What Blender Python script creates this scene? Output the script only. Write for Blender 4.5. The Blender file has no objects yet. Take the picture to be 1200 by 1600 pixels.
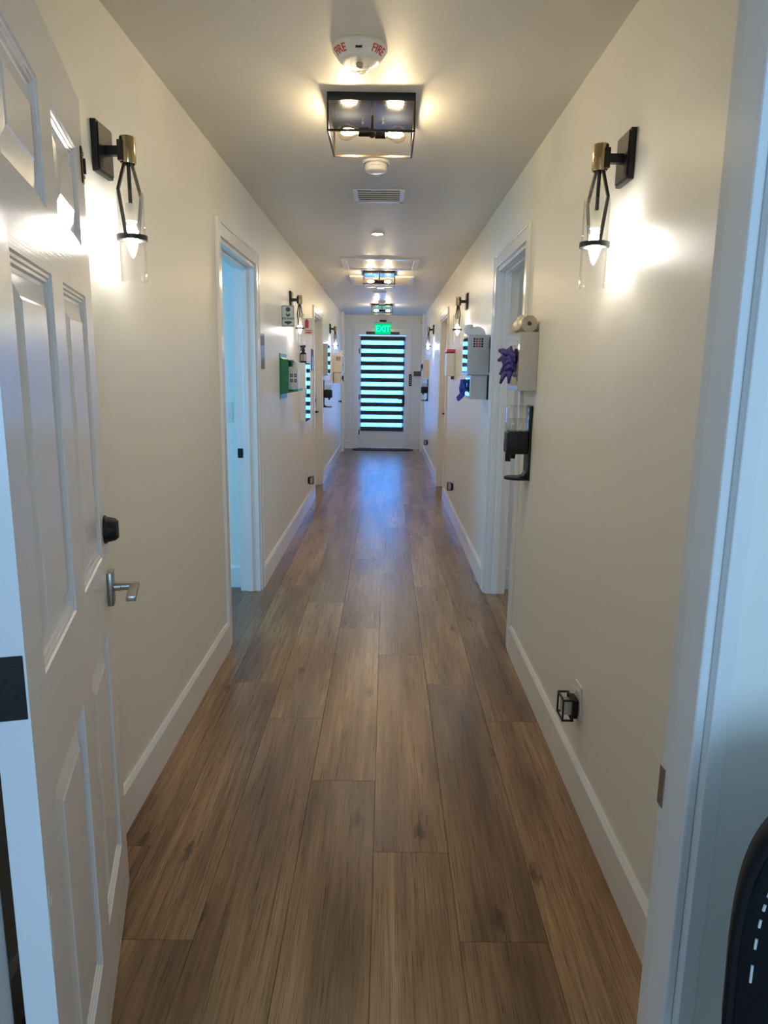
import bpy, bmesh, math, random
from mathutils import Vector, Matrix
random.seed(7)
PI = math.pi
sc = bpy.context.scene
COL = sc.collection

# ------------------------------------------------------------------ camera
# solved from the hall's own edges in the photograph (1200x1600 frame, focal 1100.9 px)
F_PX, YAW, PITCH, ROLL, CAM_H = 1100.86, -0.0008965, 0.1974358, 0.0140136, 1.44
cyw, syw, cp, sp, cr, sr = math.cos(YAW), math.sin(YAW), math.cos(PITCH), math.sin(PITCH), math.cos(ROLL), math.sin(ROLL)
fwd = Vector((syw * cp, cyw * cp, -sp)); rgt = Vector((cyw, -syw, 0)); upv = rgt.cross(fwd)
r2 = cr * rgt + sr * upv; u2 = -sr * rgt + cr * upv
cd = bpy.data.cameras.new('camera'); cam = bpy.data.objects.new('camera', cd); COL.objects.link(cam)
M = Matrix((r2, u2, -fwd)).transposed().to_4x4(); M.translation = (0, 0, CAM_H)
cam.matrix_world = M
cd.sensor_fit = 'VERTICAL'; cd.sensor_height = 24; cd.lens = F_PX * 24 / 1600
cd.clip_start = 0.02; cd.clip_end = 200
sc.camera = cam

# ------------------------------------------------------------------ world, daylight, exposure
SKY = (0.075, 0.33, 1.0)                # daylight as a warm-balanced camera sees it
w = bpy.data.worlds.new('world'); sc.world = w; w.use_nodes = True
w.node_tree.nodes['Background'].inputs[0].default_value = (*SKY, 1)
w.node_tree.nodes['Background'].inputs[1].default_value = 9.0
sc.view_settings.view_transform = 'Standard'; sc.view_settings.look = 'None'
sc.view_settings.gamma = 1; sc.view_settings.use_curve_mapping = False
sc.view_settings.exposure = 0.56
sc.cycles.use_denoising = True
sc.cycles.max_bounces = 10; sc.cycles.diffuse_bounces = 6; sc.cycles.glossy_bounces = 5
sc.cycles.transparent_max_bounces = 24; sc.cycles.transmission_bounces = 6
sc.cycles.sample_clamp_indirect = 6; sc.cycles.caustics_refractive = False

def area(name, loc, direction, sx, sy, power, col):
    l = bpy.data.lights.new(name, 'AREA'); l.shape = 'RECTANGLE'; l.size = sx; l.size_y = sy
    l.energy = power; l.color = col
    o = bpy.data.objects.new(name, l); COL.objects.link(o); o.location = loc
    o.rotation_euler = Vector(direction).to_track_quat('-Z', 'Y').to_euler()
    return o
area('daylight_office_window', (0.35, -2.47, 1.5), (0, 1, 0), 1.5, 1.2, 41, (0.36, 0.63, 1.0))
area('daylight_left_room_window', (-3.37, 3.1, 1.5), (1, 0, 0), 1.4, 1.2, 34, (0.17, 0.53, 1.0))
area('daylight_right_room_window', (3.27, 3.0, 1.5), (-1, 0, 0), 1.2, 1.0, 9, (0.72, 0.85, 1.0))
SCONCE_W, EDISON_W, CAN_W = 2.5, 4.4, 2.0

# ------------------------------------------------------------------ hall numbers (metres)
L, R, H, YE = -0.813, 0.672, 2.4387, 13.31
YN0, YN1 = 0.759, 0.874           # doorway wall the camera looks through
JL, JR = -0.540, 0.383            # its jambs
WT = 0.13                         # hall wall thickness
BB = 0.015

# ------------------------------------------------------------------ materials
def mat(name, col, rough=0.5, metal=0.0, bump=0.0, bscale=200.0, spec=0.5, var=0.0, coat=0.0):
    m = bpy.data.materials.new(name); m.use_nodes = True
    nt = m.node_tree; b = nt.nodes['Principled BSDF']
    b.inputs['Base Color'].default_value = (*col, 1); b.inputs['Roughness'].default_value = rough
    b.inputs['Metallic'].default_value = metal; b.inputs['Specular IOR Level'].default_value = spec
    if coat: b.inputs['Coat Weight'].default_value = coat; b.inputs['Coat Roughness'].default_value = 0.08
    if bump or var:
        tc = nt.nodes.new('ShaderNodeTexCoord'); n = nt.nodes.new('ShaderNodeTexNoise')
        n.inputs['Scale'].default_value = bscale; n.inputs['Detail'].default_value = 3
        nt.links.new(tc.outputs['Object'], n.inputs['Vector'])
    if bump:
        bp = nt.nodes.new('ShaderNodeBump'); bp.inputs['Strength'].default_value = bump; bp.inputs['Distance'].default_value = 0.002
        nt.links.new(n.outputs['Fac'], bp.inputs['Height']); nt.links.new(bp.outputs['Normal'], b.inputs['Normal'])
    if var:
        n2 = nt.nodes.new('ShaderNodeTexNoise'); n2.inputs['Scale'].default_value = 3.0
        nt.links.new(tc.outputs['Object'], n2.inputs['Vector'])
        cr_ = nt.nodes.new('ShaderNodeValToRGB')
        cr_.color_ramp.elements[0].position = 0.3; cr_.color_ramp.elements[1].position = 0.7
        cr_.color_ramp.elements[0].color = (*[c * (1 - var) for c in col], 1)
        cr_.color_ramp.elements[1].color = (*[min(1, c * (1 + var)) for c in col], 1)
        nt.links.new(n2.outputs['Fac'], cr_.inputs['Fac']); nt.links.new(cr_.outputs['Color'], b.inputs['Base Color'])
    return m

def emit(name, col, strength):
    m = bpy.data.materials.new(name); m.use_nodes = True; nt = m.node_tree
    nt.nodes.remove(nt.nodes['Principled BSDF'])
    e = nt.nodes.new('ShaderNodeEmission'); e.inputs[0].default_value = (*col, 1); e.inputs[1].default_value = strength
    nt.links.new(e.outputs[0], nt.nodes['Material Output'].inputs[0]); return m

def thin_glass(name, tint=(1, 1, 1), refl=1.0, rough=0.02, body=0.0):
    # clear wall of glass or acrylic: lets light straight through, mirrors at grazing angles
    m = bpy.data.materials.new(name); m.use_nodes = True; nt = m.node_tree
    nt.nodes.remove(nt.nodes['Principled BSDF'])
    t = nt.nodes.new('ShaderNodeBsdfTransparent'); t.inputs[0].default_value = (*tint, 1)
    g = nt.nodes.new('ShaderNodeBsdfGlossy'); g.inputs['Roughness'].default_value = rough
    lw = nt.nodes.new('ShaderNodeLayerWeight'); lw.inputs['Blend'].default_value = 0.35
    mp = nt.nodes.new('ShaderNodeMath'); mp.operation = 'MULTIPLY_ADD'
    mp.inputs[1].default_value = 0.9 * refl; mp.inputs[2].default_value = 0.04 * refl
    pw = nt.nodes.new('ShaderNodeMath'); pw.operation = 'POWER'; pw.inputs[1].default_value = 2.6
    lw.inputs['Blend'].default_value = 0.5
    nt.links.new(lw.outputs['Facing'], pw.inputs[0]); nt.links.new(pw.outputs[0], mp.inputs[0])
    mx = nt.nodes.new('ShaderNodeMixShader')
    nt.links.new(mp.outputs[0], mx.inputs[0])
    src = t
    if body:
        d = nt.nodes.new('ShaderNodeBsdfDiffuse'); d.inputs[0].default_value = (0.8, 0.8, 0.78, 1)
        tl = nt.nodes.new('ShaderNodeBsdfTranslucent'); tl.inputs[0].default_value = (0.8, 0.8, 0.78, 1)
        m2 = nt.nodes.new('ShaderNodeMixShader'); m2.inputs[0].default_value = 0.5
        nt.links.new(d.outputs[0], m2.inputs[1]); nt.links.new(tl.outputs[0], m2.inputs[2])
        m1 = nt.nodes.new('ShaderNodeMixShader'); m1.inputs[0].default_value = body
        nt.links.new(t.outputs[0], m1.inputs[1]); nt.links.new(m2.outputs[0], m1.inputs[2]); src = m1
    nt.links.new(src.outputs[0], mx.inputs[1]); nt.links.new(g.outputs[0], mx.inputs[2])
    nt.links.new(mx.outputs[0], nt.nodes['Material Output'].inputs[0]); return m

def wood_floor(name):
    m = bpy.data.materials.new(name); m.use_nodes = True; nt = m.node_tree; N = nt.nodes; Lk = nt.links
    b = N['Principled BSDF']
    tc = N.new('ShaderNodeTexCoord'); oi = N.new('ShaderNodeObjectInfo')
    sc_ = N.new('ShaderNodeVectorMath'); sc_.operation = 'MULTIPLY'
    cmb = N.new('ShaderNodeCombineXYZ')
    for k, f in enumerate((13.7, 91.3, 47.1)):
        mm = N.new('ShaderNodeMath'); mm.operation = 'MULTIPLY'; mm.inputs[1].default_value = f
        Lk.new(oi.outputs['Random'], mm.inputs[0]); Lk.new(mm.outputs[0], cmb.inputs[k])
    ad = N.new('ShaderNodeVectorMath'); ad.operation = 'ADD'
    Lk.new(tc.outputs['Object'], ad.inputs[0]); Lk.new(cmb.outputs[0], ad.inputs[1])
    def mapped(s):
        v = N.new('ShaderNodeVectorMath'); v.operation = 'MULTIPLY'; v.inputs[1].default_value = s
        Lk.new(ad.outputs[0], v.inputs[0]); return v.outputs[0]
    def noise(s, scale, detail=4, rough=0.6, dist=0.0):
        n = N.new('ShaderNodeTexNoise'); n.inputs['Scale'].default_value = scale; n.inputs['Detail'].default_value = detail
        n.inputs['Roughness'].default_value = rough; n.inputs['Distortion'].default_value = dist
        Lk.new(mapped(s), n.inputs['Vector']); return n.outputs['Fac']
    def ramp(src, stops):
        r = N.new('ShaderNodeValToRGB'); e = r.color_ramp.elements
        while len(e) < len(stops): e.new(0.5)
        for k, (p, c) in enumerate(stops):
            e[k].position = p; e[k].color = (*c, 1) if len(c) == 3 else c
        Lk.new(src, r.inputs['Fac']); return r.outputs['Color']
    def mix(kind, fac, a, c):
        x = N.new('ShaderNodeMix'); x.data_type = 'RGBA'; x.blend_type = kind
        if isinstance(fac, float): x.inputs['Factor'].default_value = fac
        else: Lk.new(fac, x.inputs['Factor'])
        Lk.new(a, x.inputs[6])
        if isinstance(c, tuple): x.inputs[7].default_value = (*c, 1)
        else: Lk.new(c, x.inputs[7])
        return x.outputs[2]
    broad = noise((1.0, 0.11, 1), 10.0, 3, 0.5, 0.3)          # broad streaks of tone
    base = ramp(broad, [(0.30, (0.215, 0.125, 0.066)), (0.46, (0.335, 0.212, 0.118)), (0.58, (0.430, 0.290, 0.170)), (0.74, (0.520, 0.370, 0.235))])
    mid = noise((1.0, 0.020, 1), 75.0, 3, 0.6)                # long darker and lighter strands
    mcol = ramp(mid, [(0.32, (0.66, 0.62, 0.58)), (0.50, (1, 1, 1)), (0.68, (1.14, 1.14, 1.14))])
    col = mix('MULTIPLY', 0.8, base, mcol)
    grain = noise((1.0, 0.016, 1), 420.0, 3, 0.6)             # fine pores along the plank
    gcol = ramp(grain, [(0.36, (0.56, 0.53, 0.50)), (0.50, (1, 1, 1)), (0.66, (1.20, 1.20, 1.20))])
    col = mix('MULTIPLY', 0.8, col, gcol)
    # cathedral figure
    wv = N.new('ShaderNodeTexWave'); wv.wave_type = 'BANDS'; wv.bands_direction = 'X'; wv.inputs['Scale'].default_value = 9
    wv.inputs['Distortion'].default_value = 7; wv.inputs['Detail'].default_value = 2; wv.inputs['Detail Scale'].default_value = 0.8
    Lk.new(mapped((1.0, 0.10, 1)), wv.inputs['Vector'])
    wcol = ramp(wv.outputs['Fac'], [(0.0, (0.84, 0.82, 0.80)), (0.45, (1, 1, 1)), (1.0, (1.05, 1.05, 1.05))])
    col = mix('MULTIPLY', 0.6, col, wcol)
    # small knots, each with a smear along the grain
    wob = noise((1.0, 0.35, 1), 55.0, 4, 0.65)
    def knots(sx, sy, stops, fac, c):
        v = N.new('ShaderNodeTexVoronoi'); v.voronoi_dimensions = '2D'; v.feature = 'F1'; v.inputs['Scale'].default_value = 1.0
        Lk.new(mapped((sx, sy, 1)), v.inputs['Vector'])
        a = N.new('ShaderNodeMath'); a.operation = 'MULTIPLY_ADD'; a.inputs[1].default_value = 0.16; Lk.new(wob, a.inputs[0]); Lk.new(v.outputs['Distance'], a.inputs[2])
        return mix('MULTIPLY', fac, c, ramp(a.outputs[0], stops))
    col = knots(3.1, 1.1, [(0.085, (0.24, 0.17, 0.12)), (0.115, (0.50, 0.41, 0.35)), (0.140, (0.98, 0.94, 0.90)), (0.165, (0.90, 0.87, 0.84)), (0.25, (1, 1, 1))], 0.9, col)
    col = knots(3.7, 0.42, [(0.10, (0.60, 0.49, 0.43)), (0.22, (0.80, 0.73, 0.68)), (0.38, (1, 1, 1))], 0.9, col)
    # tone of each plank
    tone = ramp(oi.outputs['Random'], [(0.0, (0.62, 0.55, 0.475)), (0.5, (0.79, 0.715, 0.62)), (1.0, (0.95, 0.875, 0.765))])
    col = mix('MULTIPLY', 1.0, col, tone)
    Lk.new(col, b.inputs['Base Color'])
    rr = N.new('ShaderNodeMapRange'); rr.inputs['To Min'].default_value = 0.23; rr.inputs['To Max'].default_value = 0.35
    Lk.new(grain, rr.inputs['Value']); Lk.new(rr.outputs[0], b.inputs['Roughness'])
    bp = N.new('ShaderNodeBump'); bp.inputs['Strength'].default_value = 0.18; bp.inputs['Distance'].default_value = 0.001
    mh = N.new('ShaderNodeMath'); mh.operation = 'MULTIPLY_ADD'; mh.inputs[1].default_value = 0.6
    Lk.new(wv.outputs['Fac'], mh.inputs[0]); Lk.new(grain, mh.inputs[2])
    Lk.new(mh.outputs[0], bp.inputs['Height']); Lk.new(bp.outputs['Normal'], b.inputs['Normal'])
    b.inputs['Specular IOR Level'].default_value = 0.60
    return m

def door_paint(name, grain=(240, 1, 9)):
    # semi-gloss white over a moulded wood-grain skin
    m = mat(name, (0.82, 0.82, 0.81), 0.22); nt = m.node_tree; b = nt.nodes['Principled BSDF']
    tc = nt.nodes.new('ShaderNodeTexCoord'); v = nt.nodes.new('ShaderNodeVectorMath'); v.operation = 'MULTIPLY'
    v.inputs[1].default_value = grain; nt.links.new(tc.outputs['Object'], v.inputs[0])
    n = nt.nodes.new('ShaderNodeTexNoise'); n.inputs['Scale'].default_value = 1; n.inputs['Detail'].default_value = 3
    nt.links.new(v.outputs[0], n.inputs['Vector'])
    bp = nt.nodes.new('ShaderNodeBump'); bp.inputs['Strength'].default_value = 0.5; bp.inputs['Distance'].default_value = 0.0008
    nt.links.new(n.outputs['Fac'], bp.inputs['Height']); nt.links.new(bp.outputs['Normal'], b.inputs['Normal'])
    return m

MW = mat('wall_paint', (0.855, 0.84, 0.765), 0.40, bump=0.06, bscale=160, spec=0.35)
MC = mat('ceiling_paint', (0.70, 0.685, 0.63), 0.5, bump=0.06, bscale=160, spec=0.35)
MT = mat('trim_gloss_white', (0.84, 0.83, 0.80), 0.20, bump=0.03, bscale=60)
MD = door_paint('door_paint')
MDR = door_paint('door_paint_cross_grain', (9, 1, 240))
MFL = wood_floor('oak_plank')
MBLK = mat('black_metal', (0.018, 0.018, 0.02), 0.38, metal=0.3, bump=0.03, bscale=400)
MPAN = mat('black_gloss_pan', (0.012, 0.014, 0.018), 0.16, metal=0.0, bump=0.02, bscale=200)
MBP = mat('black_plastic', (0.010, 0.011, 0.012), 0.42, bump=0.03, bscale=300, spec=0.3)
MBR = mat('brass', (0.47, 0.37, 0.20), 0.20, metal=1.0, bump=0.02, bscale=300)
MBZ = mat('bronze_frame', (0.05, 0.038, 0.026), 0.33, metal=0.8, bump=0.02, bscale=300)
MNI = mat('satin_nickel', (0.42, 0.40, 0.37), 0.30, metal=1.0, bump=0.02, bscale=500)
MWP = mat('white_plastic', (0.80, 0.79, 0.76), 0.30, bump=0.02, bscale=300)
MCR = mat('cream_plastic', (0.74, 0.68, 0.53), 0.35, bump=0.02, bscale=300)
MGR = mat('grey_metal_box', (0.52, 0.53, 0.53), 0.25, bump=0.02, bscale=300)
MGN = mat('green_plastic', (0.012, 0.20, 0.07), 0.32, bump=0.03, bscale=200)
MDG = mat('dark_green_ink', (0.006, 0.085, 0.06), 0.4, var=0.1)
MRD = mat('red_ink', (0.55, 0.03, 0.035), 0.4, var=0.1)
MRP = mat('red_plastic', (0.62, 0.05, 0.09), 0.3, var=0.05)
MPU = mat('purple_nitrile', (0.055, 0.045, 0.27), 0.42, bump=0.2, bscale=120)
MBU = mat('blue_nitrile', (0.02, 0.045, 0.36), 0.42, bump=0.2, bscale=120)
MLE = mat('black_leather', (0.010, 0.010, 0.011), 0.45, bump=0.25, bscale=260, spec=0.15)
MST = mat('white_thread', (0.62, 0.62, 0.6), 0.7, var=0.1)
MMAT = mat('navy_rubber', (0.010, 0.014, 0.028), 0.75, bump=0.4, bscale=350)
MDK = mat('dark_slot', (0.01, 0.01, 0.011), 0.8, var=0.1)
MSIL = mat('mirror_steel', (0.72, 0.74, 0.74), 0.05, metal=1.0, var=0.01)
MSLT = mat('slate_sign', (0.03, 0.03, 0.034), 0.3, bump=0.02)
MPP = mat('paper_white', (0.80, 0.80, 0.78), 0.7, bump=0.1, bscale=90)
MPL = mat('cream_film', (0.80, 0.72, 0.56), 0.35, bump=0.3, bscale=60)
MGRY = mat('pale_grey_paint', (0.55, 0.56, 0.56), 0.4, bump=0.02)
MGLS = thin_glass('clear_glass')
MTIN = thin_glass('tinted_window_glass', (0.16, 0.16, 0.15))  # tint added to hold down the blue sky light entering the rooms
MACR = thin_glass('clear_acrylic', (0.96, 0.96, 0.95), 1.0, 0.04, 0.10)
MFRO = thin_glass('frosted_acrylic', (0.9, 0.9, 0.88), 0.7, 0.18, 0.80)
MLIQ = thin_glass('sanitizer_gel', (0.90, 0.92, 0.90), 0.8, 0.03, 0.06)
MBULB = emit('candle_bulb_glow', (1.0, 0.945, 0.87), 1.0)
MFIL = emit('edison_filament_glow', (1.0, 0.82, 0.56), 1.0)
MAMB = thin_glass('edison_glass', (1.0, 0.93, 0.80), 0.8, 0.02)
MCAN = emit('downlight_glow', (1.0, 0.96, 0.9), 1.0)
MEX = emit('exit_panel_glow', (0.0, 0.55, 0.20), 0.9)
MEXL = emit('exit_letter_glow', (0.02, 1.0, 0.42), 1.5)
MCON = mat('concrete_outside', (0.80, 0.80, 0.78), 0.85, bump=0.3, bscale=30, var=0.08)
MBAND = mat('shade_opaque_fabric', (0.035, 0.05, 0.06), 0.8, bump=0.3, bscale=500)

def sheer():
    m = bpy.data.materials.new('shade_sheer_fabric'); m.use_nodes = True; nt = m.node_tree
    nt.nodes.remove(nt.nodes['Principled BSDF'])
    t = nt.nodes.new('ShaderNodeBsdfTransparent'); t.inputs[0].default_value = (0.85, 0.92, 0.92, 1)
    s = nt.nodes.new('ShaderNodeBsdfTranslucent'); s.inputs[0].default_value = (0.85, 0.9, 0.9, 1)
    n = nt.nodes.new('ShaderNodeTexNoise'); n.inputs['Scale'].default_value = 40
    tc = nt.nodes.new('ShaderNodeTexCoord'); nt.links.new(tc.outputs['Object'], n.inputs['Vector'])
    mr = nt.nodes.new('ShaderNodeMapRange'); mr.inputs['To Min'].default_value = 0.25; mr.inputs['To Max'].default_value = 0.45
    nt.links.new(n.outputs['Fac'], mr.inputs['Value'])
    x = nt.nodes.new('ShaderNodeMixShader'); nt.links.new(mr.outputs[0], x.inputs[0])
    nt.links.new(t.outputs[0], x.inputs[1]); nt.links.new(s.outputs[0], x.inputs[2])
    nt.links.new(x.outputs[0], nt.nodes['Material Output'].inputs[0]); return m
MSH = sheer()

# ------------------------------------------------------------------ mesh helpers
def B():
    return bmesh.new()

def box(bm, x0, x1, y0, y1, z0, z1, bev=0.0, seg=2):
    if x0 > x1: x0, x1 = x1, x0
    if y0 > y1: y0, y1 = y1, y0
    if z0 > z1: z0, z1 = z1, z0
    r = bmesh.ops.create_cube(bm, size=1.0)
    vs = r['verts']
    for v in vs:
        v.co = Vector(((x0 + x1) / 2 + v.co.x * (x1 - x0), (y0 + y1) / 2 + v.co.y * (y1 - y0), (z0 + z1) / 2 + v.co.z * (z1 - z0)))
    if bev:
        es = {e for v in vs for e in v.link_edges}
        bmesh.ops.bevel(bm, geom=list(es), offset=bev, segments=seg, affect='EDGES', profile=0.5)
    return bm

def lathe(bm, prof, c=(0, 0, 0), axis='Z', n=24, sx=1.0, sy=1.0):
    """prof: (radius, height) pairs; radius 0 closes the end"""
    def P(r, h, a):
        u, v = r * math.cos(a) * sx, r * math.sin(a) * sy
        p = {'Z': (u, v, h), 'X': (h, u, v), 'Y': (u, h, v)}[axis]
        return Vector(p) + Vector(c)
    rings = []
    for r, h in prof:
        if r < 1e-6: rings.append([bm.verts.new(P(0, h, 0))])
        else: rings.append([bm.verts.new(P(r, h, 2 * PI * k / n)) for k in range(n)])
    for a, b in zip(rings, rings[1:]):
        for k in range(n):
            k2 = (k + 1) % n
            if len(a) == 1 and len(b) == 1: continue
            if len(a) == 1: bm.faces.new((a[0], b[k], b[k2]))
            elif len(b) == 1: bm.faces.new((a[k], a[k2], b[0]))
            else: bm.faces.new((a[k], a[k2], b[k2], b[k]))
    return bm

def tube(bm, pts, rad, n=8, flat=None, cap=True):
    """round (or flat=(w,t) strip) bar along a polyline; rad a number or one per point"""
    pts = [Vector(p) for p in pts]
    rs = rad if isinstance(rad, (list, tuple)) else [rad] * len(pts)
    prev = None; rings = []
    for i, p in enumerate(pts):
        t = (pts[min(i + 1, len(pts) - 1)] - pts[max(i - 1, 0)]).normalized()
        if prev is None:
            a = t.orthogonal().normalized()
            if abs(t.z) < 0.99: a = t.cross(Vector((0, 0, 1))).normalized()
        else:
            a = (prev - t * prev.dot(t)).normalized()
        prev = a; b = t.cross(a)
        if flat:
            wv, tv = flat
            ring = [p + a * sx * wv / 2 + b * sy * tv / 2 for sx, sy in ((-1, -1), (1, -1), (1, 1), (-1, 1))]
        else:
            ring = [p + (a * math.cos(2 * PI * k / n) + b * math.sin(2 * PI * k / n)) * rs[i] for k in range(n)]
        rings.append([bm.verts.new(q) for q in ring])
    m = len(rings[0])
    for A, C in zip(rings, rings[1:]):
        for k in range(m): bm.faces.new((A[k], A[(k + 1) % m], C[(k + 1) % m], C[k]))
    if cap:
        bm.faces.new(rings[0][::-1]); bm.faces.new(rings[-1])
    return bm

def prism(bm, poly, h0, h1, plane='XY'):
    """closed outline (list of 2-tuples) extruded between two heights"""
    def P(u, v, h): return {'XY': (u, v, h), 'XZ': (u, h, v), 'YZ': (h, u, v)}[plane]
    lo = [bm.verts.new(P(u, v, h0)) for u, v in poly]; hi = [bm.verts.new(P(u, v, h1)) for u, v in poly]
    n = len(poly)
    bm.faces.new(lo[::-1]); bm.faces.new(hi)
    for k in range(n): bm.faces.new((lo[k], lo[(k + 1) % n], hi[(k + 1) % n], hi[k]))
    return bm

def obj(name, bm, m, parent=None, smooth=False, loc=None, soft=False):
    bmesh.ops.recalc_face_normals(bm, faces=bm.faces[:])
    me = bpy.data.meshes.new(name); bm.to_mesh(me); bm.free()
    me.materials.append(m)
    if smooth:
        for p in me.polygons: p.use_smooth = True
        if not soft: me.set_sharp_from_angle(angle=math.radians(38))
    o = bpy.data.objects.new(name, me); COL.objects.link(o)
    if parent: o.parent = parent
    if loc: o.location = loc
    return o

def tag(o, label, cat, group=None):
    o['label'] = label; o['category'] = cat
    if group: o['group'] = group
    return o

def thing(name, label, cat, loc=(0, 0, 0), rz=0.0, group=None):
    o = bpy.data.objects.new(name, None); COL.objects.link(o); o.empty_display_size = 0.05
    o.location = loc; o.rotation_euler = (0, 0, rz)
    return tag(o, label, cat, group)

def struct(name, bm=None, m=None, label=None, cat=None, smooth=False, loc=None):
    if bm is None:
        o = bpy.data.objects.new(name, None); COL.objects.link(o); o.empty_display_size = 0.05
        if loc: o.location = loc
    else: o = obj(name, bm, m, None, smooth, loc)
    o['kind'] = 'structure'
    if label: o['label'] = label; o['category'] = cat
    return o

def dup(root, loc=None, rz=None, label=None):
    r = root.copy(); COL.objects.link(r)
    if loc is not None: r.location = loc
    if rz is not None: r.rotation_euler = (0, 0, rz)
    if label: r['label'] = label
    for ch in list(root.children):
        c = ch.copy(); COL.objects.link(c); c.parent = r
        for g in ch.children:
            d = g.copy(); COL.objects.link(d); d.parent = c
    return r

def text_bm(txt, size, depth=0.0008, align='CENTER', stretch=1.0):
    cu = bpy.data.curves.new('lettering', 'FONT'); cu.body = txt; cu.size = size; cu.extrude = depth / 2
    cu.align_x = align; cu.align_y = 'CENTER'; cu.resolution_u = 3; cu.offset = size * 0.022
    o = bpy.data.objects.new('lettering', cu); COL.objects.link(o)
    dg = bpy.context.evaluated_depsgraph_get()
    me = bpy.data.meshes.new_from_object(o.evaluated_get(dg))
    bm = bmesh.new(); bm.from_mesh(me)
    bpy.data.objects.remove(o); bpy.data.curves.remove(cu); bpy.data.meshes.remove(me)
    for v in bm.verts: v.co.x *= stretch
    return bm

def on_plane(bm, org, ux, uz):
    """lay flat lettering (x right, y up) on a plane"""
    org, ux, uz = Vector(org), Vector(ux), Vector(uz); n = ux.cross(uz)
    for v in bm.verts: v.co = org + ux * v.co.x + uz * v.co.y + n * v.co.z
    return bm

# ------------------------------------------------------------------ floor: base and single planks
f0 = B(); box(f0, -3.6, 3.5, -2.7, YE + 0.2, -0.12, -0.0065)
floor = struct('floor', f0, MFL, 'warm brown oak plank floor running down the hallway', 'floor')
PW, PL = 0.2286, 1.524
pm = B(); box(pm, 0.0004, PW - 0.0004, 0.0005, PL - 0.0005, -0.006, 0, 0.0009, 1)
plank0 = obj('plank', pm, MFL, floor)
X0 = -0.0195
joints = {-4: 1.919, -3: 1.557, -2: 2.740, -1: 2.285, 0: 1.907, 1: 1.566, 2: 2.738, 3: 2.2, -5: 2.9, -6: 1.2, -7: 2.1, 4: 1.3}
first = True
for k in range(-7, 5):
    j = joints[k]
    n0 = math.floor((-0.4 - j) / PL); n1 = math.ceil((YE - j) / PL)
    for i in range(n0, n1):
        y = j + i * PL
        if k in (-7, -6, -5) and not (2.0 < y < 4.8): continue
        if k in (3, 4) and not (2.0 < y < 4.8): continue
        if k == -4 and y > 13.0: continue
        if first: o = plank0; first = False
        else: o = plank0.copy(); COL.objects.link(o); o.parent = floor
        o.location = (X0 + k * PW, y, 0)

# ------------------------------------------------------------------ shell
DL1, DR1, D2 = (3.555, 4.485), (3.575, 4.500), (8.02, 8.95)
DTOP = 2.06
def wall_run(bm, x0, x1, openings, y0, y1):
    y = y0
    for a, b in openings:
        box(bm, x0, x1, y, a, 0, H); box(bm, x0, x1, a, b, DTOP, H); y = b
    box(bm, x0, x1, y, y1, 0, H)
b = B(); wall_run(b, L - WT, L, [DL1, D2], YN1, YE + 0.12); struct('wall_left', b, MW, 'long off-white hallway wall with the eye wash station', 'wall')
b = B(); wall_run(b, R, R + WT, [DR1, D2], YN1, YE + 0.12); struct('wall_right', b, MW, 'long off-white hallway wall with the sanitizer dispenser', 'wall')
EX0, EX1, EZ = -0.520, 0.350, 2.085      # exit door opening
b = B(); box(b, L, EX0, YE, YE + 0.12, 0, H); box(b, EX1, R, YE, YE + 0.12, 0, H); box(b, EX0, EX1, YE, YE + 0.12, EZ, H)
struct('wall_end', b, MW, 'off-white end wall around the exit door', 'wall')
b = B(); box(b, -2.0, JL - 0.019, YN0, YN1, 0, H); box(b, JR + 0.019, 2.0, YN0, YN1, 0, H); box(b, JL - 0.019, JR + 0.019, YN0, YN1, 2.07, H)
struct('wall_near', b, MW, 'off-white wall beside the doorway with the black chair', 'wall')
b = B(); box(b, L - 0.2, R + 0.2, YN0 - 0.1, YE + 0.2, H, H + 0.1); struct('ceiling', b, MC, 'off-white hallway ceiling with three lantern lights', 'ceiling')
# office the camera stands in
b = B()
box(b, -2.12, -2.0, -2.6, YN1, 0, H); box(b, 2.0, 2.12, -2.6, YN1, 0, H)
box(b, -2.12, -0.45, -2.72, -2.6, 0, H); box(b, 1.15, 2.12, -2.72, -2.6, 0, H)
box(b, -0.45, 1.15, -2.72, -2.6, 0, 0.85); box(b, -0.45, 1.15, -2.72, -2.6, 2.15, H)
struct('wall_office', b, MW, 'off-white office walls behind the doorway', 'wall')
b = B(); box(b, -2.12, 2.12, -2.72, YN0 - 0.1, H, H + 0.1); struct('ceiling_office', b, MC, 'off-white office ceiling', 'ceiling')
# side rooms behind the first pair of doorways
def side_room(tagname, xin, xout, ya, yb, wz):
    s = 1 if xout > xin else -1
    b = B()
    box(b, xin, xout, yb, yb + 0.1, 0, H); box(b, xin, xout, ya - 0.1, ya, 0, H)
    w0, w1 = wz
    box(b, xout, xout + s * 0.1, ya - 0.1, w0, 0, H); box(b, xout, xout + s * 0.1, w1, yb + 0.1, 0, H)
    box(b, xout, xout + s * 0.1, w0, w1, 0, 0.85); box(b, xout, xout + s * 0.1, w0, w1, 2.15, H)
    struct('wall_' + tagname, b, MW, 'off-white walls of the ' + tagname.replace('_', ' ') + ' seen through its doorway', 'wall')
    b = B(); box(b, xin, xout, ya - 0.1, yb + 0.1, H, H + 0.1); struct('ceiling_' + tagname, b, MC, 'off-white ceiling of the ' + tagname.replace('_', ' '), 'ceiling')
    b = B(); prism(b, [(yb, 0.0), (yb - 0.015, 0.0), (yb - 0.015, 0.135), (yb - 0.006, 0.15), (yb, 0.15)], xin, xout, 'YZ')
    struct('baseboard_' + tagname, b, MT, 'white baseboard inside the ' + tagname.replace('_', ' '), 'baseboard')
side_room('left_room', L - WT, -3.4, 1.6, 4.56, (2.4, 3.8))
side_room('right_room', R + WT, 3.3, 1.6, 4.60, (2.4, 3.6))

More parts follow.
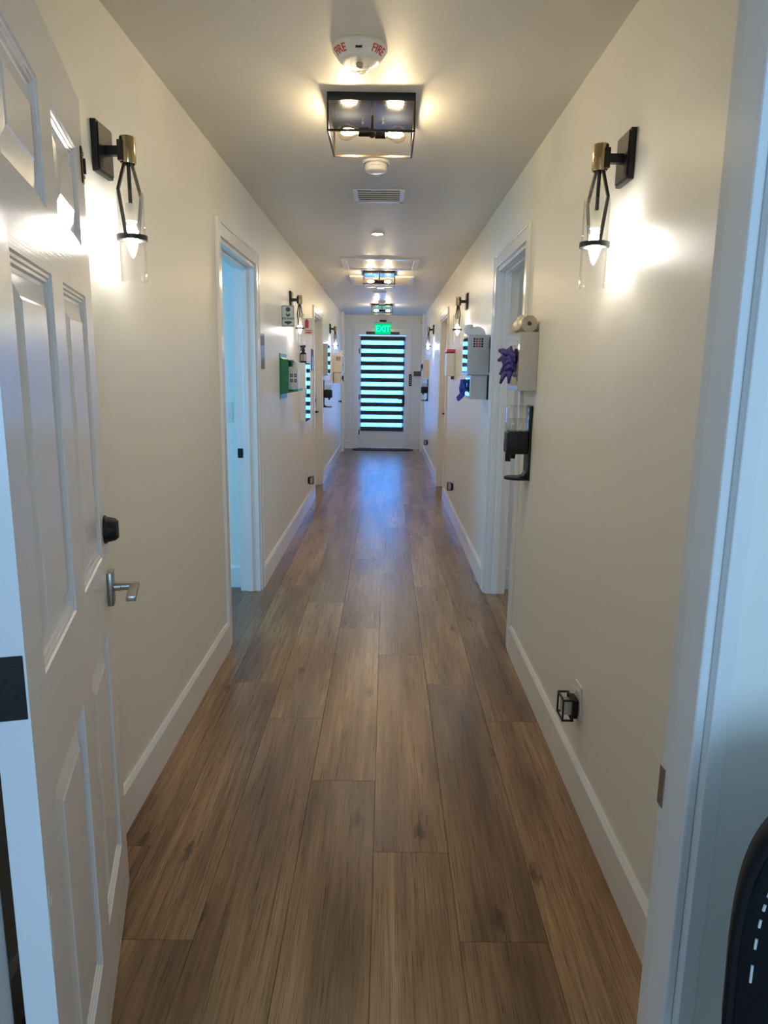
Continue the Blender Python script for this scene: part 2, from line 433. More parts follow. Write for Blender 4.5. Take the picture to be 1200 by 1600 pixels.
def window(n, cx, cy, ax, w, label):
    r = struct('window_%d' % n, label=label, cat='window', loc=(cx, cy, 0.85))
    b = B()
    def bar(u0, u1, z0, z1, t=0.03):
        if ax == 'X': box(b, u0, u1, -t, t, z0, z1)
        else: box(b, -t, t, u0, u1, z0, z1)
    for q in ((-w / 2, -w / 2 + 0.05, 0, 1.3), (w / 2 - 0.05, w / 2, 0, 1.3), (-w / 2, w / 2, 0, 0.05), (-w / 2, w / 2, 1.25, 1.3), (-w / 2, w / 2, 0.63, 0.67)): bar(*q)
    obj('window_frame', b, MT, r)
    for z0, z1 in ((0.05, 0.63), (0.67, 1.25)):
        b = B(); bar(-w / 2 + 0.05, w / 2 - 0.05, z0, z1, 0.003); obj('pane', b, MTIN, r)
window(1, 0.35, -2.66, 'X', 1.6, 'white framed office window with two panes')
window(2, -3.45, 3.1, 'Y', 1.4, 'white framed window of the blue lit room')
window(3, 3.35, 3.0, 'Y', 1.2, 'white framed window of the grey lit room')

# ------------------------------------------------------------------ baseboards
def base_run(bm, xw, s, spans):
    for a, c in spans:
        prism(bm, [(xw, 0.0), (xw + s * BB, 0.0), (xw + s * BB, 0.132), (xw + s * 0.006, 0.147), (xw, 0.147)], a, c, 'XZ')
CW = 0.078   # casing width
b = B(); base_run(b, L, 1, [(YN1, DL1[0] - CW), (DL1[1] + CW, D2[0] - CW), (D2[1] + CW, 12.70)]); struct('baseboard_left', b, MT, 'white baseboard under the eye wash station wall', 'baseboard')
b = B(); base_run(b, R, -1, [(YN1, DR1[0] - CW), (DR1[1] + CW, D2[0] - CW), (D2[1] + CW, 12.82)]); struct('baseboard_right', b, MT, 'white baseboard under the sanitizer dispenser wall', 'baseboard')
b = B()
for x0, x1 in ((L, EX0 - 0.115), (EX1 + 0.115, R)):
    prism(b, [(YE, 0.0), (YE - BB, 0.0), (YE - BB, 0.132), (YE - 0.006, 0.147), (YE, 0.147)], x0, x1, 'YZ')
struct('baseboard_end', b, MT, 'short white baseboards beside the exit door', 'baseboard')

# ------------------------------------------------------------------ doorway trims
def side_trim(n, xw, s, ya, yb, label, strike=True):
    """casing on the hall face, jamb lining, stop; s = +1 if the hall lies towards +x"""
    r = struct('trim_%d' % n, label=label, cat='door frame', loc=(xw, ya, 0))
    W_ = yb - ya
    def casing(y0, y1, z0, z1, outer):
        b = B(); q = 0.016; t0, t1 = 0.013, 0.017
        if outer == 'n': box(b, 0, s * t1, y0, y0 + q, z0, z1, 0.003); box(b, 0, s * t0, y0 + q, y1, z0, z1, 0.002)
        if outer == 'f': box(b, 0, s * t1, y1 - q, y1, z0, z1, 0.003); box(b, 0, s * t0, y0, y1 - q, z0, z1, 0.002)
        if outer == 't': box(b, 0, s * t1, y0, y1, z1 - q, z1, 0.003); box(b, 0, s * t0, y0, y1, z0, z1 - q, 0.002)
        return b
    obj('side_casing', casing(-CW, -0.004, 0, DTOP + CW, 'n'), MT, r)
    obj('side_casing', casing(W_ + 0.004, W_ + CW, 0, DTOP + CW, 'f'), MT, r)
    obj('head_casing', casing(-0.004, W_ + 0.004, DTOP + 0.004, DTOP + CW, 't'), MT, r)
    x1 = -s * WT
    for y0, y1 in ((-0.002, 0.016), (W_ - 0.016, W_ + 0.002)):
        b = B(); box(b, 0.0, x1, y0, y1, 0, DTOP, 0.001, 1); obj('jamb', b, MT, r)
    b = B(); box(b, 0.0, x1, 0.016, W_ - 0.016, DTOP - 0.018, DTOP, 0.001, 1); obj('head_jamb', b, MT, r)
    for y0, y1 in ((0.016, 0.028), (W_ - 0.028, W_ - 0.016)):
        b = B(); box(b, -s * 0.045, -s * 0.082, y0, y1, 0, DTOP - 0.018, 0.003); obj('door_stop', b, MT, r)
    b = B(); box(b, -s * 0.045, -s * 0.082, 0.028, W_ - 0.028, DTOP - 0.030, DTOP - 0.018, 0.003); obj('door_stop', b, MT, r)
    if strike:
        b = B(); box(b, -s * 0.093, -s * 0.127, W_ - 0.0195, W_ - 0.0155, 0.885, 0.945, 0.0015); obj('strike_plate', b, MBP, r)
        b = B(); box(b, -s * 0.105, -s * 0.118, W_ - 0.0205, W_ - 0.0190, 0.903, 0.927); obj('latch_hole', b, MDK, r.children[-1])
    return r
side_trim(1, L, 1, *DL1, 'white cased doorway opening onto the blue lit room')
side_trim(2, R, -1, *DR1, 'white cased doorway behind the sanitizer dispenser')
side_trim(3, L, 1, *D2, 'white cased doorway past the extinguisher cabinet', False)
side_trim(4, R, -1, *D2, 'white cased doorway past the red lidded box', False)
# near doorway the photograph is taken through
r = struct('trim_5', label='white doorway jamb with dark metal strike in the foreground', cat='door frame', loc=(0, YN1, 0))
yd = YN0 - YN1
for s, xj in ((1, JL), (-1, JR)):
    b = B(); box(b, xj, xj - s * 0.019, yd - 0.004, 0.001, 0, 2.07, 0.001, 1); obj('jamb', b, MT, r)
    b = B(); box(b, xj + s * 0.012, xj, -0.046, -0.104, 0, 2.05, 0.003); obj('door_stop', b, MT, r)
b = B(); box(b, JL, JR, yd - 0.004, 0.001, 2.05, 2.07, 0.001, 1); obj('head_jamb', b, MT, r)
for x0, x1 in ((JL - 0.075, JL - 0.006), (JR + 0.006, JR + 0.075)):
    b = B(); box(b, x0, x1, 0, 0.015, 0, 2.13, 0.003); obj('side_casing', b, MT, r)
b = B(); box(b, JL - 0.075, JR + 0.075, 0, 0.015, 2.075, 2.14, 0.003); obj('head_casing', b, MT, r)
b = B(); box(b, JR - 0.0015, JR + 0.001, -0.012, 0.004, 0.862, 0.920, 0.0006, 1); obj('strike_plate', b, MNI, r)
# slim cased opening just before the exit door
r = struct('trim_6', label='slim white cased opening just before the exit door', cat='door frame', loc=(0, 12.70, 0))
b = B(); box(b, L, L + 0.060, 0, 0.10, 0, H - 0.001, 0.002, 1); obj('side_casing', b, MT, r)
b = B(); box(b, R, R - 0.052, 0.12, 0.22, 0, H - 0.001, 0.002, 1); obj('side_casing', b, MT, r)

# ------------------------------------------------------------------ panelled door leaf
def loft_panel(bm, x0, x1, z0, z1, prof, yf, sgn):
    """concentric moulded rectangles; prof = (inset, depth below face)"""
    rings = []
    for ins, dep in prof:
        y = yf + sgn * dep
        rings.append([bm.verts.new(p) for p in ((x0 + ins, y, z0 + ins), (x1 - ins, y, z0 + ins), (x1 - ins, y, z1 - ins), (x0 + ins, y, z1 - ins))])
    for A, C in zip(rings, rings[1:]):
        for k in range(4): bm.faces.new((A[k], A[(k + 1) % 4], C[(k + 1) % 4], C[k]))
    bm.faces.new(rings[-1])
PROF = [(0.0, 0.0), (0.003, 0.0035), (0.008, 0.0035), (0.010, 0.007), (0.015, 0.007), (0.018, 0.0115), (0.024, 0.012), (0.058, 0.004), (0.062, 0.002)]
def panel_door(root, W_, z0, z1, th, us, zs, m):
    """stiles, rails and mullions left solid round six raised panels"""
    cz = [z0] + [z for p in zs for z in p] + [z1]
    ul, ur = us[0][0], us[-1][1]
    for a, c in ((0, ul), (ur, W_)): obj('stile', box(B(), a, c, 0, th, z0, z1), m, root)
    for j in range(0, len(cz) - 1, 2): obj('rail', box(B(), ul, ur, 0, th, cz[j], cz[j + 1]), MDR, root)
    for e, f in zs: obj('mullion', box(B(), us[0][1], us[1][0], 0, th, e, f), m, root)
    for (a, c) in us:
        for (e, f) in zs:
            b = B(); loft_panel(b, a, c, e, f, PROF, 0, 1); loft_panel(b, a, c, e, f, PROF, th, -1)
            obj('raised_panel', b, m, root)
HC = Vector((-0.479, 0.886, 0.0))
door = struct('door_1', label='white six-panel door swung open into the hallway', cat='door', loc=HC)
door.rotation_euler = (0, 0, math.atan2(0.966, -0.257))
US = [(0.108, 0.402), (0.510, 0.795)]; ZS = [(0.198, 0.795), (0.985, 1.596), (1.703, 1.907)]
panel_door(door, 0.90, 0.010, 2.035, 0.044, US, ZS, MD)
for hz in (0.20, 1.014, 1.83):
    b = B(); box(b, -0.0018, 0.0004, 0.003, 0.0436, hz - 0.046, hz + 0.046, 0.0008, 1)
    h_ = obj('hinge', b, MBLK, door)
    for dy, dz in ((0.014, 0.033), (0.026, 0.011), (0.014, -0.011), (0.026, -0.033)):
        b = B(); lathe(b, [(0, -0.0026), (0.0032, -0.0024), (0.0036, -0.0015)], (0, dy, hz + dz), 'X', 10); obj('screw', b, MBZ, h_)
    b = B(); lathe(b, [(0, hz - 0.048), (0.0055, hz - 0.048), (0.0055, hz + 0.048), (0, hz + 0.048)], (0.002, 0.0495, 0), 'Z', 10); obj('knuckle', b, MBLK, h_, True)
# lever handle
lv = obj('lever_rose', box(B(), 0.836, 0.884, -0.014, 0.0, 0.846, 0.934, 0.004, 2), MNI, door, True)
obj('lever_stem', lathe(B(), [(0.012, -0.012), (0.012, -0.03), (0.0105, -0.031), (0.0105, -0.066)], (0.860, 0, 0.892), 'Y', 16), MNI, lv, True)
b = B(); box(b, 0.746, 0.872, -0.075, -0.052, 0.886, 0.899, 0.002, 2); obj('lever_bar', b, MNI, lv, True)
b = B(); lathe(b, [(0, 0.0), (0.036, 0.0), (0.036, -0.005), (0.032, -0.008), (0.0285, -0.026), (0.024, -0.031), (0.015, -0.032), (0, -0.032)], (0.858, 0, 1.042), 'Y', 20); db = obj('deadbolt', b, MBP, door, True)
b = B(); box(b, 0.848, 0.868, -0.0335, -0.030, 1.020, 1.064, 0.002); obj('deadbolt_face', b, MBP, db)
b = B(); box(b, 0.862, 0.882, -0.004, 0.0, 1.852, 1.930, 0.0015); lp = obj('surface_latch', b, MBZ, door)
for z in (1.866, 1.915):
    b = B(); lathe(b, [(0, -0.0075), (0.004, -0.0065), (0.0045, -0.004)], (0.872, 0, z), 'Y', 10); obj('screw', b, MNI, lp, True)
b = B(); box(b, 0.876, 0.884, -0.009, -0.004, 1.874, 1.908, 0.002); obj('latch_bar', b, MBZ, lp)
# paint scuff on the hinge stile
b = B(); prism(b, [(0.004, 0.66), (0.012, 0.70), (0.018, 0.66), (0.030, 0.675), (0.034, 0.64), (0.024, 0.60), (0.010, 0.575), (0.004, 0.60)], -0.0004, 0.0, 'XZ'); obj('paint_patch', b, MWP, door)

# closed flush doors in the second pair of doorways
def flush_door(n, xw, s, ya, yb, label):
    r = struct('door_%d' % n, label=label, cat='door', loc=(xw, ya, 0))
    x0, x1 = -s * 0.0835, -s * 0.124
    b = B(); box(b, x0, x1, 0.018, yb - ya - 0.018, 0.01, DTOP - 0.021, 0.002); obj('door_leaf', b, MT, r)
    yy = yb - ya - 0.085
    b = B(); lathe(b, [(0, 0.0), (0.032, 0.0), (0.032, s * 0.010), (0.012, s * 0.012), (0.012, s * 0.05), (0, s * 0.05)], (x0, yy, 0.93), 'X', 16); lv_ = obj('lever_rose', b, MBP, r, True)
    b = B(); box(b, x0 + s * 0.042, x0 + s * 0.056, yy - 0.11, yy + 0.012, 0.923, 0.937, 0.003); obj('lever_bar', b, MBP, lv_)
    b = B(); lathe(b, [(0, 0.0), (0.030, 0.0), (0.026, s * 0.022), (0, s * 0.022)], (x0, yy, 1.07), 'X', 16); obj('deadbolt', b, MBP, r, True)
flush_door(3, L, 1, *D2, 'closed white door past the extinguisher cabinet')
flush_door(4, R, -1, *D2, 'closed white door past the red lidded box')

# ------------------------------------------------------------------ exit door at the end
r = struct('trim_7', label='white casing round the exit door', cat='door frame', loc=(0, YE, 0))
for x0, x1 in ((EX0 - 0.112, EX0 - 0.002), (EX1 + 0.002, EX1 + 0.112)):
    xo = x0 if x0 < 0 else x1 - 0.02
    b = B(); box(b, xo + 0.02 if x0 < 0 else x0, x1 if x0 < 0 else xo, -0.016, 0, 0, EZ + 0.115, 0.003)
    box(b, xo, xo + 0.02, -0.022, 0, 0, EZ + 0.115, 0.004); obj('side_casing', b, MT, r)
b = B(); box(b, EX0 - 0.002, EX1 + 0.002, -0.016, 0, EZ + 0.002, EZ + 0.115, 0.003); obj('head_casing', b, MT, r)
b = B(); box(b, EX0, EX0 + 0.004, 0, 0.12, 0, EZ); obj('jamb', b, MT, r)
b = B(); box(b, EX1 - 0.004, EX1, 0, 0.12, 0, EZ); obj('jamb', b, MT, r)
b = B(); box(b, EX0, EX1, -0.03, 0.12, 0.0, 0.018, 0.005); obj('threshold', b, MNI, r)
ed = struct('door_2', label='white exit door with a full glass light behind a banded shade', cat='door', loc=(0, YE + 0.045, 0))
X0d, X1d = EX0 + 0.005, EX1 - 0.005
b = B()
box(b, X0d, X0d + 0.045, 0, 0.044, 0.02, EZ - 0.006); box(b, X1d - 0.045, X1d, 0, 0.044, 0.02, EZ - 0.006)
box(b, X0d + 0.045, X1d - 0.045, 0, 0.044, 0.02, 0.34); box(b, X0d + 0.045, X1d - 0.045, 0, 0.044, EZ - 0.07, EZ - 0.006)
obj('door_frame', b, MT, ed)
b = B(); box(b, X0d + 0.045, X1d - 0.045, 0.020, 0.026, 0.34, EZ - 0.07); obj('glass_pane', b, MGLS, ed)
b = B(); box(b, -0.088, -0.078, 0.010, 0.034, 0.34, EZ - 0.07); obj('centre_muntin', b, MT, ed)
b = B(); box(b, 0.296, 0.340, -0.058, 0.0, 0.815, 1.00, 0.004); lk = obj('lock_case', b, MBP, ed)
b = B(); box(b, 0.210, 0.325, -0.080, -0.062, 0.925, 0.945, 0.004); box(b, 0.308, 0.325, -0.065, -0.055, 0.925, 0.945); obj('lever_bar', b, MBP, lk)
for hz in (0.30, 0.955, 1.80):
    b = B(); box(b, X0d - 0.002, X0d + 0.016, -0.010, 0.0, hz - 0.045, hz + 0.045, 0.002); obj('hinge', b, MBP, ed)

sh = thing('zebra_shade', 'banded window shade of dark and sheer strips on the exit door', 'blind', (-0.076, YE + 0.022, 0.330))
SW = 0.404; zt = 2.058 - 0.330
b = B(); box(b, -SW - 0.006, SW + 0.006, -0.022, 0.022, zt - 0.070, zt, 0.006); obj('headrail', b, MBAND, sh)
z = zt - 0.070
PER = 0.1507
for k in range(11):
    b = B(); box(b, -SW, SW, -0.001, 0.001, z - 0.072, z); obj('sheer_band', b, MSH, sh)
    b = B(); box(b, -SW, SW, -0.0015, 0.0015, z - PER, z - 0.072) if k < 10 else box(b, -SW, SW, -0.006, 0.006, 0.0, z - 0.072, 0.002)
    obj('opaque_band' if k < 10 else 'bottom_bar', b, MBAND, sh)
    z -= PER

# exit sign, closer bar, controls round the exit door
ex = thing('exit_sign', 'green glowing EXIT sign above the far door', 'sign', (-0.078, YE, 2.10))
b = B(); box(b, -0.062, 0.062, -0.10, 0, 0.215, 0.250, 0.003); obj('mount', b, MBP, ex)
b = B(); box(b, -0.158, 0.158, -0.115, -0.055, 0.185, 0.213, 0.004); obj('housing', b, MGRY, ex)
b = B(); box(b, -0.140, 0.140, -0.088, -0.082, 0.0, 0.186, 0.001); obj('lit_panel', b, MEX, ex)
b = on_plane(text_bm('EXIT', 0.150, 0.002, stretch=0.86), (0, -0.0895, 0.090), (1, 0, 0), (0, 0, 1)); obj('lettering', b, MEXL, ex)
dc = thing('door_closer_bar', 'long dark bar fixed over the exit door below the green sign', 'door closer', (-0.08, YE - 0.024, 2.098))
b = B(); box(b, -0.306, 0.306, -0.030, 0, 0, 0.045, 0.004); obj('bar', b, MBLK, dc)
b = B(); box(b, -0.300, -0.22, -0.033, -0.030, 0.006, 0.039, 0.001); obj('end_cover', b, MBP, dc)
kp = thing('keypad', 'narrow black keypad with white dots on the exit door casing', 'keypad', (0.440, YE - 0.016, 1.172))
b = B(); box(b, -0.026, 0.026, -0.014, 0, 0, 0.215, 0.003); obj('faceplate', b, MBP, kp)
for k in range(5):
    b = B(); box(b, -0.006, 0.006, -0.0155, -0.014, 0.025 + k * 0.038, 0.041 + k * 0.038, 0.0007, 1); obj('button', b, MWP, kp)
al = thing('alarm_panel', 'dark grey alarm panel over a white tray beside the exit door', 'alarm panel', (0.572, YE, 1.33))
b = B(); box(b, -0.072, 0.072, -0.028, 0, 0.020, 0.115, 0.004); obj('screen_box', b, mat('slate_screen', (0.06, 0.075, 0.085), 0.25, var=0.05), al)
b = B(); box(b, -0.085, 0.085, -0.05, 0, 0.0, 0.018, 0.003); obj('tray', b, MWP, al)
sw = thing('wide_wall_plate', 'white wall plate under the dark alarm panel', 'wall plate', (0.565, YE, 1.185))
b = B(); box(b, -0.075, 0.075, -0.008, 0, 0, 0.10, 0.002); obj('plate', b, MWP, sw)
b = B(); box(b, -0.055, 0.055, -0.011, -0.008, 0.018, 0.082, 0.001); obj('rocker', b, MWP, sw)
mo = thing('motion_sensor', 'small white motion sensor high beside the exit door', 'sensor', (0.638, YE, 2.285))
b = B(); box(b, -0.028, 0.028, -0.04, 0, 0, 0.085, 0.008); obj('housing', b, MWP, mo, True)
b = B(); box(b, -0.020, 0.020, -0.043, -0.039, 0.012, 0.045, 0.002); obj('lens', b, MGRY, mo)
mt = thing('door_mat', 'dark navy mat with rounded ends in front of the exit door', 'mat', (-0.055, 13.08, 0.0))
pts = []
for cx, a0 in ((0.46, -PI / 2), (-0.46, PI / 2)):
    for k in range(9):
        a = a0 + PI * k / 8; pts.append((cx + 0.11 * math.cos(a), 0.17 * math.sin(a)))
b = B(); prism(b, pts, 0.0, 0.010); obj('rubber_border', b, MMAT, mt)
b = B(); prism(b, [(x * 0.93, y * 0.86) for x, y in pts], 0.010, 0.013); obj('pile', b, MMAT, mt)
b = B(); box(b, -14, 14, YE + 0.12, 40, -0.3, -0.14); struct('ground_outside', b, MCON, 'pale concrete ground outside the exit door', 'ground')

# ------------------------------------------------------------------ wall sconces
def bulb_area(bm):
    return sum(f.calc_area() for f in bm.faces)
def make_sconce(s, loc, label):
    """s = +1 when the wall is on the -x side; origin on the wall behind the middle of the back plate"""
    t = thing('wall_sconce', label, 'wall lamp', loc, 0, 'black and brass wall sconces')
    b = B(); box(b, 0, s * 0.016, -0.056, 0.056, -0.066, 0.066, 0.002); box(b, s * 0.0155, s * 0.020, -0.050, 0.050, -0.060, 0.060, 0.0015)
    obj('back_plate', b, MBLK, t)
    b = B(); box(b, s * 0.0195, s * 0.058, -0.011, 0.011, -0.013, 0.011, 0.001); box(b, s * 0.0575, s * 0.074, -0.0235, 0.0235, -0.030, 0.024, 0.002); obj('arm', b, MBLK, t)
    cx = s * 0.080
    b = B(); lathe(b, [(0, 0.036), (0.0205, 0.036), (0.0215, 0.033), (0.0215, -0.030), (0.0205, -0.034), (0.017, -0.034), (0.017, -0.028), (0, -0.028)], (cx, 0, 0), 'Z', 24); obj('brass_cap', b, MBR, t, True)
    for q in (-1, 1):
        b = B(); tube(b, [(cx + q * s * 0.005, q * 0.014, -0.030), (cx + q * s * 0.013, q * 0.055, -0.112), (cx + q * s * 0.003, q * 0.0410, -0.226)], 0, flat=(0.0085, 0.0055)); obj('strap', b, MBLK, t)
    b = B(); lathe(b, [(0, -0.028), (0.0055, -0.028), (0.0055, -0.142), (0, -0.142)], (cx, 0, 0), 'Z', 12); obj('rod', b, MBLK, t, True)
    b = B(); lathe(b, [(0, -0.140), (0.015, -0.140), (0.0155, -0.143), (0.0155, -0.186), (0.012, -0.190), (0, -0.190)], (cx, 0, 0), 'Z', 20); obj('socket_sleeve', b, MCR, t, True)
    b = B(); lathe(b, [(0, -0.188), (0.010, -0.192), (0.0175, -0.214), (0.0180, -0.226), (0.0135, -0.248), (0.006, -0.268), (0, -0.276)], (cx, 0, 0), 'Z', 10)
    A = bulb_area(b); MBULB.node_tree.nodes['Emission'].inputs[1].default_value = SCONCE_W / (PI * A)
    obj('candle_bulb', b, MBULB, t, True)
    b = B(); lathe(b, [(0.0370, -0.110), (0.0370, -0.350), (0.0345, -0.350), (0.0345, -0.110), (0.0370, -0.110)], (cx, 0, 0), 'Z', 32); obj('glass_cylinder', b, MGLS, t, True)
    b = B(); lathe(b, [(0.0375, -0.224), (0.0425, -0.224), (0.0425, -0.238), (0.0375, -0.238), (0.0375, -0.224)], (cx, 0, 0), 'Z', 32); obj('ring', b, MBLK, t, True)
    return t
ZS0 = 2.034
sL = make_sconce(1, (L, 2.128, ZS0), 'black and brass wall sconce with glass cylinder beside the open six-panel door')
dup(sL, (L, 6.10, 2.012), label='black wall sconce with glass cylinder behind the eye wash sign')
dup(sL, (L, 10.25, 2.015), label='black wall sconce with glass cylinder above the cream wall dispenser')
sR = make_sconce(-1, (R, 2.138, ZS0), 'black and brass wall sconce with glass cylinder between foreground jamb and frosted glove holder')
dup(sR, (R, 6.13, 2.020), label='black wall sconce with glass cylinder between grey cabinet and red lidded box')
dup(sR, (R, 10.40, 2.030), label='black wall sconce with glass cylinder past the red lidded box')

# ------------------------------------------------------------------ ceiling lantern lights
def make_lantern(loc, label):
    t = thing('ceiling_lantern', label, 'ceiling light', loc, 0, 'black lantern ceiling lights')
    hw = 0.163; D0, D1 = -0.163, 0.163
    b = B(); box(b, -hw, hw, D0, D1, -0.028, 0, 0.002); obj('canopy_pan', b, MPAN, t)
    zb = -0.133; q = 0.0075
    for x in (-hw + q / 2, hw - q / 2):
        for y in (D0 + q / 2, D1 - q / 2):
            b = B(); box(b, x - q / 2, x + q / 2, y - q / 2, y + q / 2, zb, -0.028); obj('post', b, MBZ, t)
        b = B(); box(b, x - q / 2, x + q / 2, D0 + q, D1 - q, zb, zb + q); obj('bottom_bar', b, MBZ, t)
    for y in (D0 + q / 2, D1 - q / 2):
        b = B(); box(b, -hw + q, hw - q, y - q / 2, y + q / 2, zb, zb + q); obj('bottom_bar', b, MBZ, t)
    b = B(); lathe(b, [(0, -0.028), (0.006, -0.028), (0.006, -0.078), (0.020, -0.080), (0.022, -0.088), (0.016, -0.100), (0.006, -0.106), (0, -0.108)], (0, 0.0, 0), 'Z', 16); obj('stem', b, MBZ, t, True)
    for s, dy in ((-1, -0.010), (1, 0.012)):
        b = B(); lathe(b, [(0, s * 0.010), (0.0165, s * 0.012), (0.0165, s * 0.052), (0.013, s * 0.054), (0, s * 0.054)], (0, dy, -0.089), 'X', 16); so = obj('socket', b, MBZ, t, True)
        b = B(); lathe(b, [(0.012, s * 0.052), (0.016, s * 0.062), (0.029, s * 0.088), (0.0315, s * 0.104), (0.026, s * 0.122), (0.012, s * 0.133), (0, s * 0.135)], (0, dy, -0.089), 'X', 18); bu = obj('edison_bulb', b, MAMB, t, True)
        b = B(); lathe(b, [(0, s * 0.058), (0.008, s * 0.066), (0.0135, s * 0.085), (0.0135, s * 0.105), (0.006, s * 0.117), (0, s * 0.119)], (0, dy, -0.089), 'X', 8)
        MFIL.node_tree.nodes['Emission'].inputs[1].default_value = EDISON_W / (PI * bulb_area(b))
        obj('glowing_filament', b, MFIL, bu, True)
    for x, y in ((-0.038, 0.06), (0.042, 0.06)):
        b = B(); lathe(b, [(0, -0.040), (0.0045, -0.038), (0.005, -0.033), (0.003, -0.028)], (x, y, 0), 'Z', 10); obj('finial', b, MNI, t, True)
    return t
l1 = make_lantern((-0.070, 2.985, H), 'black open box lantern light next to the round FIRE alarm')
dup(l1, (-0.090, 7.64, H), label='black open box lantern light between two ceiling panels')
dup(l1, (-0.083, 11.23, H), label='black open box lantern light nearest the exit sign')

# ------------------------------------------------------------------ other ceiling things
fa = thing('fire_alarm_strobe', 'round white ceiling strobe lettered FIRE in red', 'fire alarm', (-0.099, 2.462, H))
b = B(); lathe(b, [(0.086, 0), (0.0875, -0.003), (0.0875, -0.010), (0.064, -0.040), (0.058, -0.043), (0.040, -0.044), (0, -0.044)], n=40); obj('alarm_body', b, MWP, fa, True)
b = B(); lathe(b, [(0.030, -0.043), (0.030, -0.055), (0.027, -0.066), (0.016, -0.072), (0, -0.073)], n=24); ln = obj('strobe_lens', b, MACR, fa, True)
b = B(); lathe(b, [(0, -0.044), (0.012, -0.046), (0.010, -0.058), (0, -0.062)], n=12); obj('flash_tube', b, MNI, ln, True)
b = B(); box(b, -0.010, 0.010, -0.0755, -0.0680, -0.030, -0.024); obj('sensor_slot', b, MDK, fa)
for az in (-PI / 2 - 0.92, -PI / 2 + 0.92):
    bm = text_bm('FIRE', 0.034, 0.0006, stretch=0.90)
    for v in bm.verts:
        x, y, z_ = v.co
        t_ = 0.5 + y / 0.040                      # 0 at inner rim, 1 at outer rim
        rad = 0.064 + (0.0875 - 0.064) * t_; zz = -0.040 + 0.030 * t_
        a = az + x / 0.076
        nrm = Vector((math.cos(a) * 0.787, math.sin(a) * 0.787, -0.617))
        v.co = Vector((rad * math.cos(a), rad * math.sin(a), zz)) + nrm * (0.0006 + z_)
    obj('lettering', bm, MRD, fa)
def detector(loc, label):
    t = thing('smoke_detector', label, 'smoke detector', loc)
    b = B(); lathe(b, [(0.066, 0), (0.066, -0.009), (0.060, -0.012)], n=36); obj('mounting_ring', b, MWP, t, True)
    b = B(); lathe(b, [(0.052, -0.010), (0.055, -0.014), (0.055, -0.034), (0.050, -0.044), (0.036, -0.049), (0, -0.050)], n=36); h_ = obj('detector_body', b, MWP, t, True)
    b = B(); box(b, -0.022, 0.022, -0.0565, -0.050, -0.030, -0.024); obj('vent_slot', b, MGRY, h_)
    return t
detector((-0.066, 3.70, H), 'round white smoke detector between lantern light and air vent')
detector((-0.083, 10.62, H), 'round white smoke detector beside the lantern light nearest the exit sign')

vt = thing('air_vent', 'white slatted ceiling air vent past the smoke detector', 'air vent', (-0.058, 4.365, H))
VW, VD = 0.146, 0.145
b = B()
for q in ((-VW, VW, -VD, -VD + 0.026), (-VW, VW, VD - 0.026, VD), (-VW, -VW + 0.026, -VD, VD), (VW - 0.026, VW, -VD, VD)): box(b, *q, -0.004 if q[2] == -VD and q[3] < 0 else -0.010, 0, 0.0015)
obj('vent_frame', b, MWP, vt)
b = B(); box(b, -VW + 0.02, VW - 0.02, -VD + 0.02, VD - 0.02, -0.002, 0); obj('duct_opening', b, MDK, vt)
for k in range(5):
    y = -VD + 0.046 + k * 0.0485
    b = B(); prism(b, [(y - 0.010, -0.0065), (y + 0.008, -0.0095), (y + 0.009, -0.0080), (y - 0.009, -0.0050)], -VW + 0.026, VW - 0.026, 'YZ'); obj('louvre_blade', b, MWP, vt)
cn = thing('recessed_downlight', 'small round recessed ceiling downlight past the air vent', 'downlight', (-0.081, 5.53, H))
b = B(); lathe(b, [(0.052, 0), (0.052, -0.004), (0.046, -0.007), (0.040, -0.004), (0.040, 0)], n=32); obj('trim_ring', b, MNI, cn, True)
b = B(); lathe(b, [(0.040, -0.003), (0, -0.003)], n=24); MCAN.node_tree.nodes['Emission'].inputs[1].default_value = CAN_W / (PI * bulb_area(b)); obj('lens', b, MCAN, cn)
cn2 = thing('recessed_downlight', 'small round recessed ceiling downlight past the hatch vent', 'downlight', (-0.085, 9.0, H))
for ch in cn.children:
    c = ch.copy(); COL.objects.link(c); c.parent = cn2
ht = thing('attic_hatch', 'white attic hatch with raised trim on the ceiling', 'hatch', (-0.074, 7.03, H))
for q in ((-0.362, 0.362, -0.345, -0.290), (-0.362, 0.362, 0.290, 0.345), (-0.362, -0.307, -0.290, 0.290), (0.307, 0.362, -0.290, 0.290)):
    b = B(); box(b, *q, -0.014, 0, 0.004); obj('trim_board', b, MT, ht)
b = B(); box(b, -0.305, 0.305, -0.288, 0.288, -0.006, 0, 0.002); obj('hatch_panel', b, MC, ht)
rg = thing('return_air_grille', 'white framed return air grille behind the middle lantern light', 'air grille', (-0.066, 8.24, H))
for q in ((-0.345, 0.345, -0.365, -0.325), (-0.345, 0.345, 0.325, 0.365), (-0.345, -0.305, -0.325, 0.325), (0.305, 0.345, -0.325, 0.325)):
    b = B(); box(b, *q, -0.016, 0, 0.004); obj('grille_frame', b, MWP, rg)
b = B(); box(b, -0.303, 0.303, -0.323, 0.323, -0.002, 0); obj('filter_backing', b, MGRY, rg)
for k in range(16):
    y = -0.305 + k * 0.0405
    b = B(); prism(b, [(y - 0.014, -0.003), (y + 0.010, -0.013), (y + 0.012, -0.011), (y - 0.011, -0.002)], -0.303, 0.303, 'YZ'); obj('louvre_blade', b, MWP, rg)
cs = thing('ceiling_register', 'long pale grey register on the ceiling before the last lantern light', 'air vent', (-0.100, 9.90, H))
b = B(); box(b, -0.085, 0.085, -0.50, 0.50, -0.012, 0, 0.003); obj('register_body', b, MGRY, cs)  # flat pale grey slab fixed under the ceiling
b = B(); box(b, -0.068, 0.068, -0.47, 0.47, -0.015, -0.012, 0.001); obj('register_face', b, MGRY, cs)

